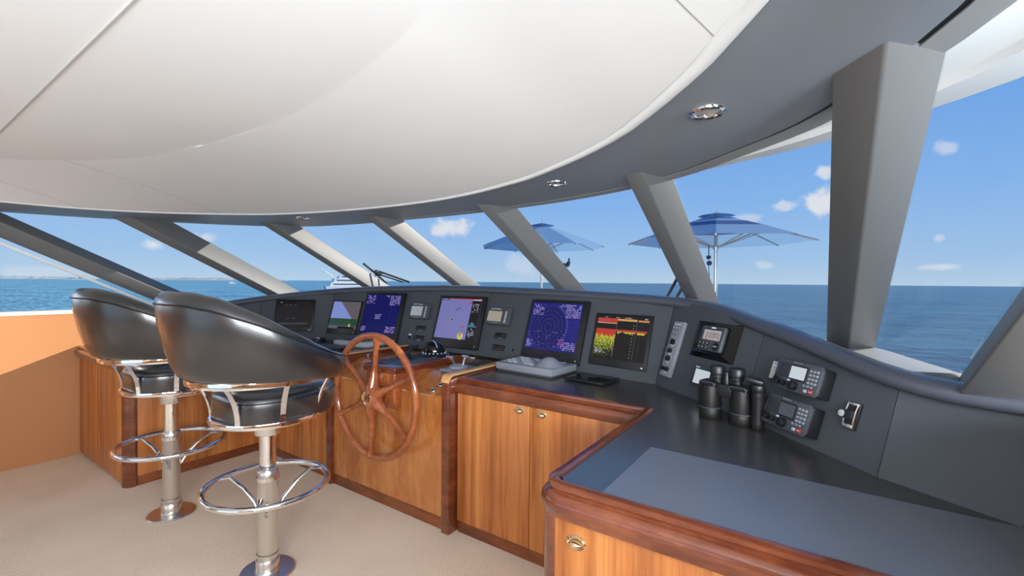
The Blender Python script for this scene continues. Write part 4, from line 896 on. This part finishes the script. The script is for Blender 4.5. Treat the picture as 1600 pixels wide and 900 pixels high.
# ------------------------------------------------------------------ helm stools
def bandtube(mb, pts, w, h, n=10):
    mb.tube(pts, w, n, flat=h/w)
def make_stool():
    t = thing('helm_stool', 'x', 'stool', (0, 0, 0))
    mb = MB().m('satin'); mb.lathe([(.132, 0), (.132, .006), (.126, .012), (.06, .014), (.056, .02)], n=40); mb.lathe([(.055, .012), (.055, .07), (.052, .074)], n=28); tag(mb.build('base_flange', t), 'round steel floor flange')
    mb = MB().m('satin'); mb.lathe([(.048, .06), (.048, .485), (.050, .49), (.050, .525), (.046, .53)], n=32); mb.lathe([(.0515, .085), (.0525, .09), (.0525, .098), (.0515, .103)], n=32, caps=False); mb.build('lower_pole', t)
    mb = MB().m('chrome'); mb.lathe([(.040, .52), (.040, .76)], n=28); mb.build('upper_pole', t)
    mb = MB().m('chrome'); mb.lathe([(.060, .715), (.063, .72), (.063, .79), (.10, .797), (.10, .808)], n=28); mb.box((.06, .07, .762), (.02, .16, .022), None, .004); mb.build('swivel_collar', t)
    RF = .285; zf = .455; cy = .0
    mb = MB().m('chrome'); mb.tube([(RF*cos(2*pi*k/64), cy+RF*sin(2*pi*k/64), zf) for k in range(64)], .0155, 12, closed=True); fr = mb.build('foot_ring', t)
    mb = MB().m('chrome'); mb.lathe([(.049, .478), (.053, .48), (.053, .50), (.049, .502)], n=28, caps=False); mb.build('pole_band', t)
    for a in (205, 325, 85):
        d = V((cos(radians(a)), sin(radians(a)), 0))
        mb = MB().m('chrome'); mb.tube([d*(RF-.01)+V((0, cy, zf)), d*.22+V((0, cy*.6, zf+.012)), d*.14+V((0, 0, zf-.035)), d*.075+V((0, 0, zf-.10)), d*.045+V((0, 0, zf-.15))], [.011, .011, .011, .012, .012], 10, flat=.7); mb.build('strut', fr)
    # plan outline: phi measured from the back
    def pl(phi, a, b, fwd_=0): 
        s_, c_ = sin(phi), cos(phi)
        return V((a*s_, -b*c_+fwd_, 0))
    def arcp(a, b, z, p0, p1, n, fw=0): return [pl(radians(p0+(p1-p0)*k/n), a, b, fw)+V((0, 0, z(radians(p0+(p1-p0)*k/n)) if callable(z) else z)) for k in range(n+1)]
    mb = MB().m('chrome')
    zu = lambda p: 1.026+.012*(1-cos(p))*.5
    rows = []
    for k in range(41):
        p = radians(-128+256*k/40); o_ = pl(p, .335, .345, .0); n_ = o_.normalized(); z = zu(p)
        rows.append([o_+n_*.008+V((0, 0, z-.014)), o_+n_*.010+V((0, 0, z)), o_+n_*.008+V((0, 0, z+.014)), o_-n_*.006+V((0, 0, z+.014)), o_-n_*.006+V((0, 0, z-.014))])
    vs = mb.grid(rows, closev=True); mb.cap(vs[0]); mb.cap(vs[-1][::-1]); mb.build('upper_rail', t)
    mb = MB().m('chrome')
    rows = []
    for k in range(61):
        p = radians(-180+360*k/60); o_ = pl(p, .25, .25, .0) if abs(p) < pi/2 else pl(p, .25, .285, 0); n_ = o_.normalized()
        rows.append([o_+n_*.007+V((0, 0, .807)), o_+n_*.010+V((0, 0, .819)), o_+n_*.007+V((0, 0, .831)), o_-n_*.006+V((0, 0, .831)), o_-n_*.006+V((0, 0, .807))])
    mb.grid(rows, closev=True); mb.m('plastic'); mb.lathe([(.225, .803), (.225, .815)], n=36); mb.build('seat_frame', t)
    for ph in (-120, -77, -34, 34, 77, 120):
        p = radians(ph); A = pl(p, .335, .345); B_ = pl(p, .25, .25 if abs(ph) < 90 else .285); ex = V((cos(p), sin(p), 0)); 
        mb = MB().m('chrome'); n = 9; r1 = []
        for k in range(n):
            q = k/(n-1); f = q**2.2 if True else q
            pos_ = B_.lerp(A, f) if True else A
            z = .819+(zu(p)-.819)*q
            n_ = pos_.normalized()
            r1.append([pos_+ex*.012+n_*.004+V((0, 0, z)), pos_-ex*.012+n_*.004+V((0, 0, z)), pos_-ex*.012-n_*.004+V((0, 0, z)), pos_+ex*.012-n_*.004+V((0, 0, z))])
        vs = mb.grid(r1, closev=True); mb.cap(vs[0]); mb.cap(vs[-1][::-1]); mb.build('rib', t)
    # seat cushion
    mb = MB().m('leather'); rows = []
    for s_, z in ((.55, .812), (.93, .812), (.985, .82), (1.0, .84), (1.0, .90), (.995, .925), (.97, .945), (.92, .958), (.75, .968), (.4, .972), (.02, .973)):
        ring = []
        for k in range(48):
            a = 2*pi*k/48; c_, si = cos(a), sin(a)
            e_ = 2/2.6; x = .240*math.copysign(abs(c_)**e_, c_); yq = math.copysign(abs(si)**e_, si); yq = yq*(.325 if yq > 0 else .232)
            ring.append((x*s_, yq*s_, z+.012*max(0, yq)*(z > .9)))
        rows.append(ring)
    vs = mb.grid(rows, closev=True); mb.cap(vs[0][::-1]); mb.cap(vs[-1]); sc_ = mb.build('seat_cushion', t, 60)
    mb = MB().m('piping'); mb.tube([V(p)*1.002 for p in rows[5]], .0042, 8, closed=True); mb.build('piping', sc_)
    # bucket backrest
    PH = 129
    def ztop(p):
        q = abs(p)/radians(PH); T = ((0, 0), (.16, .002), (.3, .03), (.45, .092), (.6, .172), (.75, .245), (.88, .295), (1., .315))
        for (q0, d0), (q1, d1) in zip(T, T[1:]):
            if q <= q1+1e-6: u = (q-q0)/(q1-q0); return 1.447-(d0+(d1-d0)*u)
        return 1.447-.315
    def zbot(p): return 1.052-.045*(abs(p)/radians(PH))**2
    mb = MB().m('leather'); rows = []; pip = []; NPH = 56
    for k in range(NPH+1):
        q = -1+2*k/NPH; qe = q; p = radians(PH)*qe
        ends = min(1, (1-abs(q))/.055); ec = sqrt(max(0, 1-(1-ends)**2)); ec = max(ec, .2)
        zt, zb = ztop(p), zbot(p); zm = (zt+zb)/2-.012; zt = zm+(zt-zm)*(.45+.55*ec); zb = zm+(zb-zm)*(.45+.55*ec); th_ = .078*ec; ht = zt-zb
        flare = .085*min(1, ht/.38)          # top leans outward where the back is tall
        def P(off, z, fl): 
            n_ = pl(p, .372, .372).normalized(); return pl(p, .352, .362, -.005)+n_*(off+fl)+V((0, 0, z))
        ring = []
        for (o_, zz) in ((-.0, 0), (.012, .02), (.028, .14), (.036, .38), (.034, .62), (.024, .84), (.010, .93), (-.014, .985), (-.040, 1.0), (-.064, .985), (-.082, .93), (-.086, .8), (-.074, .5), (-.052, .15), (-.042, .02), (-.03, 0)):
            f = flare*(zz**1.1)
            oo = (o_+.022)*(th_/.078)-.022
            ring.append(P(oo, zb+ht*zz, f))
        rows.append(ring); pip.append(V(ring[5])*.8+V(ring[6])*.2+(V(ring[6])-V(ring[11])).normalized()*.002)
    vs = mb.grid(rows, closev=True); mb.cap(vs[0]); mb.cap(vs[-1][::-1]); br = mb.build('backrest', t, 80)
    mb = MB().m('piping'); mb.tube(pip, .0045, 8); mb.build('piping', br)
    return t
st = make_stool(); st.location = (-2.344, 1.205, 0); st['label'] = 'near black leather helm stool, directly behind the steering wheel'; st['group'] = 'helm stools'
s2 = dup(st, (-3.43, 1.152, 0)); s2['label'] = 'far black leather helm stool, beside the left cabinet'

# ------------------------------------------------------------------ downlights in the soffit
def downlight(off, y, lab):
    t = thing('downlight', lab, 'ceiling light', (CX+off, y, ZC), None, 'recessed downlights in the dark soffit')
    mb = MB().m('chrome'); mb.lathe([(.036, .006), (.038, -.006), (.046, -.010), (.053, -.006), (.055, 0), (.055, .004)], n=36, caps=False); mb.build('bezel', t)
    mb = MB().m('glasslens'); mb.lathe([(.038, .0), (.03, -.003), (.016, -.002), (.001, -.004)], n=28); mb.build('lens', t)
downlight(2.103, 1.44, 'nearest chrome downlight in the dark soffit, upper right')
downlight(1.253, 2.054, 'middle chrome downlight in the dark soffit above the centre windows')
downlight(-1.118, 2.09, 'farthest chrome downlight in the dark soffit, upper left')

# ------------------------------------------------------------------ outside
def umbrella(loc, label, zrim, ztop_, R, rot, stripe):
    t = thing('parasol', label, 'parasol', loc, Mx.Rotation(rot, 3, 'Z'), 'parasols on the foredeck'); zr = zrim-loc[2]; zt = ztop_-loc[2]; n = 8
    def rim(r, z, k): a = 2*pi*k/n; return V((r*cos(a), r*sin(a), z))
    mb = MB()
    for k in range(n):
        mb.m('canvas'); rows = []
        for q in range(9):
            f = .1+.9*q/8; row = []
            for j in range(7):
                u = j/6; p = rim(R*f, 0, k).lerp(rim(R*f, 0, k+1), u); z = zt-(zt-zr)*(f**1.12)-.035*f*sin(pi*u)*0
                row.append(p+V((0, 0, z)))
            rows.append(row)
        mb.grid(rows)
    mb.build('canopy', t, 20)
    mb = MB().m('navy')
    for k in range(n):
        mb.grid([[rim(R*.2, zt-(zt-zr)*.10+.025, k), rim(R*.2, zt-(zt-zr)*.10+.025, k+1)], [rim(.03, zt+.03, k), rim(.03, zt+.03, k+1)]])
    mb.build('vent_cap', t, 20)
    if stripe:
        mb = MB().m('navy')
        for k in range(n):
            for f0, f1 in ((.42, .60), (.22, .27)):
                mb.grid([[rim(R*f, zt-(zt-zr)*(f**1.12)+.004, k), rim(R*f, zt-(zt-zr)*(f**1.12)+.004, k+1)] for f in (f0, f1)])
        mb.build('stripe', t, 20)
    for k in range(n):
        mb = MB().m('satin'); mb.tube([rim(.03, zt-.02, k), rim(R*.99, zr-.01, k)], .011, 6); rb = mb.build('rib', t)
        mb = MB().m('lgrey'); mb.tube([rim(.05, zr-.08, k), rim(R*.55, zt-(zt-zr)*.52-.03, k)], .010, 6); mb.build('strut', rb)
    mb = MB().m('satin'); mb.tube([(0, 0, 0), (0, 0, zt+.02)], .027, 12); mb.build('pole', t)
    mb = MB().m('chrome'); mb.tube([(0, 0, zt+.02), (0, 0, zt+.08), (0, 0, zt+.14)], [.016, .012, .018], 10); mb.build('finial', t)
    mb = MB().m('satin'); mb.lathe([(.05, zr-.11), (.05, zr-.05)], n=14); mb.build('runner', t)
    mb = MB().m('gel'); mb.lathe([(.22, 0), (.22, .05), (.05, .08), (.04, .2)], n=24); mb.build('foot', t)
    if stripe:
        mb = MB().m('rope'); mb.tube([(-.10, -.06, zr-.06), (-.10, -.07, zr-.2)], .008, 6); mb.lathe([(.03, -.012), (.035, 0), (.03, .012)], (-.10, -.07, zr-.24), (0, 1, 0), 14); mb.lathe([(.035, -.012), (.04, 0), (.035, .012)], (-.09, -.07, zr-.33), (0, 1, 0), 14); mb.tube([(-.10, -.07, zr-.36), (-.08, -.06, zr-.62), (-.03, -.02, .6)], .006, 6); mb.build('pulley', t)
    return t
umbrella((-1.42, 7.64, -.30), 'right blue canvas parasol with navy bands and rope pulley, outside', 2.15, 2.57, 1.36, .18, True)
umbrella((-5.09, 8.5, -.30), 'left pale blue canvas parasol behind a window pillar, outside', 2.25, 2.75, 1.36, .25, False)

# sea
mb = MB().m('sea'); Rs = [0, 3, 8, 20, 60, 200, 600, 2000, 6000, 20000]
rows = [[V((max(r_, .01)*cos(2*pi*k/48), max(r_, .01)*sin(2*pi*k/48), 0)) for k in range(48)] for r_ in Rs]
mb.grid(rows, closev=True); o = mb.build('sea'); o.location = (0, 0, -5.2); tag(o, 'blue open sea stretching to the horizon beyond the windows', 'sea', kind='stuff')
# world direction for a bearing (radians left of forward) used for far objects
def bearing(az, dist, z): return V((-sin(az)*dist, cos(az)*dist, z))
def island(label, az0, az1, dist, hmax, seed, sandy):
    rnd = random.Random(seed); n = 40; az = (az0+az1)/2; base_ = bearing(az, dist, -5.2)
    mb = MB().m('sand' if sandy else 'island'); r1 = []
    for i in range(n+1):
        u = i/n; a = az0+(az1-az0)*u; env = (sin(pi*u))**.35; h = hmax*env*(.55+.45*rnd.random())
        row = []
        for dd, hh in ((-60, 0), (-40, .25*h), (0, h), (60, .5*h), (120, 0)):
            row.append(bearing(a, dist+dd, -5.2+hh)-base_)
        r1.append(row)
    mb.grid(r1)
    if not sandy:
        mb.m('sand'); mb.grid([[bearing(az0+(az1-az0)*i/n, dist-62, -5.2)-base_, bearing(az0+(az1-az0)*i/n, dist-55, -5.2+2.2)-base_] for i in range(n+1)])
    o = mb.build('island'); o.location = base_; tag(o, label, 'island')
def px_az(x): return yaw-math.atan((x-800)/F)
island('long low island on the horizon at far left', px_az(-60), px_az(128), 5200, 24, 3, False)
island('small dark islet in front of the far left shore', px_az(104), px_az(150), 3400, 17, 6, False)
island('long low sandy island on the horizon above the two stools', px_az(205), px_az(452), 4800, 26, 9, False)
# yacht at anchor
az = px_az(552); dist = 300; bp = bearing(az, dist, -5.2)
t = thing('motor_yacht', 'white motor yacht at anchor on the horizon, behind the third pillar', 'yacht', bp, Mx.Rotation(az+.25, 3, 'Z'))
def deckbox(x0, x1, y, z0, z1, rake=1.5): return [(x0, -y, z0), (x1, -y, z0), (x1-rake, -y, z1), (x0+rake*.6, -y, z1)]
mb = MB().m('shiphull'); mb.prism([(-16, -3.4, 0), (13, -3.4, 0), (17, -3.4, 3.6), (-17, -3.4, 3.2)], (0, 6.8, 0)); mb.build('hull', t)
for x0, x1, z0, z1 in ((-14.5, 9, 3.2, 5.6), (-12.5, 6, 5.6, 7.8), (-9.5, 3, 7.8, 9.6)):
    mb = MB().m('shipwhite'); mb.prism(deckbox(x0, x1, 3., z0, z1), (0, 6., 0)); d = mb.build('deck_house', t)
    mb = MB().m('shipwin'); mb.bx(x0+2, x1-2.6, -3.06, 3.06, z0+.9, z0+1.6); mb.build('window_band', d)
mb = MB().m('shipwhite'); mb.tube([(-3, 0, 9.6), (-4, 0, 13)], .25, 6); mb.tube([(-5.5, 0, 11.4), (-1.8, 0, 11.4)], .2, 6); mb.build('mast', t)
mb = MB().m('shipwhite'); mb.tube([(-12, -1, 5.6), (-13, -1, 9.5), (-19.5, -1, 14)], .28, 6); mb.build('davit_crane', t)
for k, x in enumerate((432, 446, 461, 477, 492)):
    o = MB().m('buoy'); o.lathe([(.1, -.3), (.5, -.1), (.55, .2), (.3, .5), (.05, .6)], n=10); o = o.build('buoy'); o.location = bearing(px_az(x), 300, -5.2); tag(o, 'small white float on the sea in the line of floats left of the yacht', 'buoy', 'line of floats left of the yacht')
az = px_az(363); t = thing('motorboat', 'tiny white motorboat near the sandy island', 'boat', bearing(az, 900, -5.2), Mx.Rotation(az, 3, 'Z'))
mb = MB().m('shipwhite'); mb.prism([(-5, -1.4, 0), (4, -1.4, 0), (5.6, -1.4, 1.6), (-5, -1.4, 1.3)], (0, 2.8, 0)); mb.build('hull', t)
mb = MB().m('shipwhite'); mb.prism([(-3, -1.1, 1.3), (1.6, -1.1, 1.3), (.4, -1.1, 3.2), (-2.6, -1.1, 3.2)], (0, 2.2, 0)); mb.build('cabin', t)
# wipers lying on the outside of the panes
def on_pane(x, y, ia, out=.05):
    a, b = offs(PG[ia:ia+2], ZC); n = (b-a).cross(RK).normalized()
    if n.y < 0: n = -n
    w = c0+rr*((x-800)/F)-uu*((y-450)/F); C_ = V((0, 0, 1.5)); tt = ((a-C_).dot(n)+out)/w.dot(n); return C_+w*tt
WA = dict(l=[(-4.0, 3.52, 1.56)])
def wiper(label, segs):
    p0 = segs[0]; t = thing('windscreen_wiper', label, 'wiper', p0, None, 'wipers on the windscreen')
    for nm, pts, r_ in segs[1]:
        mb = MB().m('plastic'); mb.tube([V(p)-V(p0) for p in pts], r_, 8); mb.build(nm, t)
pa = [on_pane(x, y, 4) for x, y in ((568, 412), (588, 428), (604, 443), (637, 440.5), (586, 424), (594, 428))]
wiper('wiper parked on the pane right of the third pillar, left of centre', (pa[2], [('arm', [pa[0], pa[1], pa[2]], .012), ('link', [pa[4], pa[5], pa[1]], .026), ('blade', [on_pane(592, 424, 4), on_pane(640, 441, 4)], .010), ('blade', [on_pane(590, 428, 4), on_pane(630, 441, 4)], .008)]))
wiper('wiper parked on the pane left of the pillar before the right parasol', (on_pane(1040, 468, 6), [('arm', [on_pane(1060, 432, 6), on_pane(1040, 468, 6)], .012), ('blade', [on_pane(1072, 440, 6), on_pane(1054, 470, 6)], .012)]))
# bow fitting seen past the pillar of the centre pane
b0 = V((-4.20, 7.88, -.3)); t = thing('bow_light', 'small dark light fitting on a staff beside the left parasol, outside', 'light', b0)
mb = MB().m('rope'); mb.tube([(0, 0, 0), (0, 0, 2.18)], .018, 8); mb.build('staff', t)
mb = MB().m('rope'); mb.tube([(0, 0, 2.12), (.07, 0, 2.14), (.10, 0, 2.20)], [.03, .045, .035], 10); mb.tube([(.10, 0, 2.16), (.10, 0, 2.27)], .018, 8); mb.build('lamp_head', t)

# ------------------------------------------------------------------ world and lights
wd = bpy.data.worlds.new('sky'); sc.world = wd; wd.use_nodes = True
t = NT(wd.node_tree); bg = t.n['Background']
tc = t.add('ShaderNodeTexCoord'); sx = t.add('ShaderNodeSeparateXYZ'); t.link(tc.outputs['Generated'], sx.inputs[0])
el = t.math('ARCSINE', sx.outputs['Z']); azs = t.math('ARCTAN2', sx.outputs['X'], sx.outputs['Y'])
skyc = t.ramp(t.math('DIVIDE', el, 1.5708), [(.0, rgb(186, 212, 234)), (.03, rgb(164, 200, 236)), (.10, rgb(138, 184, 238)), (.20, rgb(112, 166, 232)), (.38, rgb(84, 144, 222)), (1., rgb(70, 126, 210))])
nz = t.add('ShaderNodeTexNoise'); nz.inputs['Scale'].default_value = 26; nz.inputs['Detail'].default_value = 6; nz.inputs['Roughness'].default_value = .6; t.link(tc.outputs['Generated'], nz.inputs['Vector'])
def px_el(x, y): return math.atan((440.9+(x-800)*.0085-y)/F*cos(math.atan((x-800)/F)))
cl = None
for x, y, wx, wy, dens in ((700, 357, 34, 15, 1.), (240, 382, 20, 11, .9), (320, 373, 18, 9, .7), (1280, 318, 28, 18, 1.), (1284, 269, 14, 10, .9), (1224, 323, 20, 8, .7), (1165, 342, 18, 8, .5), (1470, 418, 34, 6, .7), (1475, 231, 18, 10, .55), (1196, 415, 16, 7, .45), (1465, 373, 10, 6, .5), (60, 425, 60, 10, .35), (820, 412, 30, 18, .4), (-300, 330, 60, 30, .9), (1900, 250, 80, 40, .8), (2600, 200, 120, 60, .8)):
    a0 = -px_az(x) if -200 < x < 1700 else {-300: -1.75, 1900: .62, 2600: 1.2}[x]; e0 = px_el(x, y) if -200 < x < 1700 else .2
    k = cos(math.atan((x-800)/F))**2/F if -200 < x < 1700 else 1/F
    da = t.math('DIVIDE', t.math('SUBTRACT', azs, a0), wx*k*1.25); de = t.math('DIVIDE', t.math('SUBTRACT', el, e0), wy*k**.5*(1/F)**.5*1.25)
    r2 = t.math('SQRT', t.math('ADD', t.math('MULTIPLY', da, da), t.math('MULTIPLY', de, de)))
    v = t.math('SUBTRACT', t.math('ADD', 1.0, t.math('MULTIPLY', t.math('SUBTRACT', nz.outputs['Fac'], .5), 2.4)), r2)
    mr = t.add('ShaderNodeMapRange'); mr.interpolation_type = 'SMOOTHSTEP'; mr.inputs['From Min'].default_value = .0; mr.inputs['From Max'].default_value = .7; mr.inputs['To Max'].default_value = dens; t.link(v, mr.inputs['Value'])
    cl = mr.outputs[0] if cl is None else t.math('MAXIMUM', cl, mr.outputs[0])
t.link(t.mix(t.math('MULTIPLY', cl, .85), skyc, rgb(236, 236, 238)), bg.inputs['Color']); bg.inputs['Strength'].default_value = 1.0

def light(name, kind, energy, loc, aim=None, color=(1, 1, 1), **kw):
    ld = bpy.data.lights.new(name, kind); ld.energy = energy; ld.color = color
    for k, v in kw.items(): setattr(ld, k, v)
    o = bpy.data.objects.new(name, ld); COL.objects.link(o); o.location = loc
    if aim is not None: o.rotation_euler = (V(aim)-V(loc)).to_track_quat('-Z', 'Y').to_euler()
    return o
SAZ = radians(40); SEL = radians(17)
sd = V((sin(SAZ)*cos(SEL), cos(SAZ)*cos(SEL), sin(SEL)))
light('sun', 'SUN', 7.0, sd*30, (0, 0, 0), (1, .93, .82), angle=radians(.6))
# unseen area lights added to brighten the cabin from aft, both sides and above
light('aft_doorway_fill', 'AREA', 14, (CX, AFT+.05, 1.1), (CX, 3, 1.1), (.95, .98, 1), shape='RECTANGLE', size=2.9, size_y=1.8)
light('starboard_window_fill', 'AREA', 235, (SW+.5, -.45, 1.55), (CX-.3, 2.0, 2.0), (.92, .97, 1), shape='RECTANGLE', size=2.7, size_y=.75)
light('port_window_fill', 'AREA', 12, (PW-.4, -1.2, 1.62), (CX, -.6, 1.5), (.92, .97, 1), shape='RECTANGLE', size=2.6, size_y=.7)
light('overhead_fill', 'AREA', 60, (CX+.6, -1.4, 2.24), (CX+.6, -1.4, 0), (.95, .98, 1), shape='RECTANGLE', size=2.6, size_y=1.8)

vs = sc.view_settings; vs.view_transform = 'Standard'; vs.look = 'None'; vs.exposure = 0; vs.gamma = 1; vs.use_curve_mapping = False
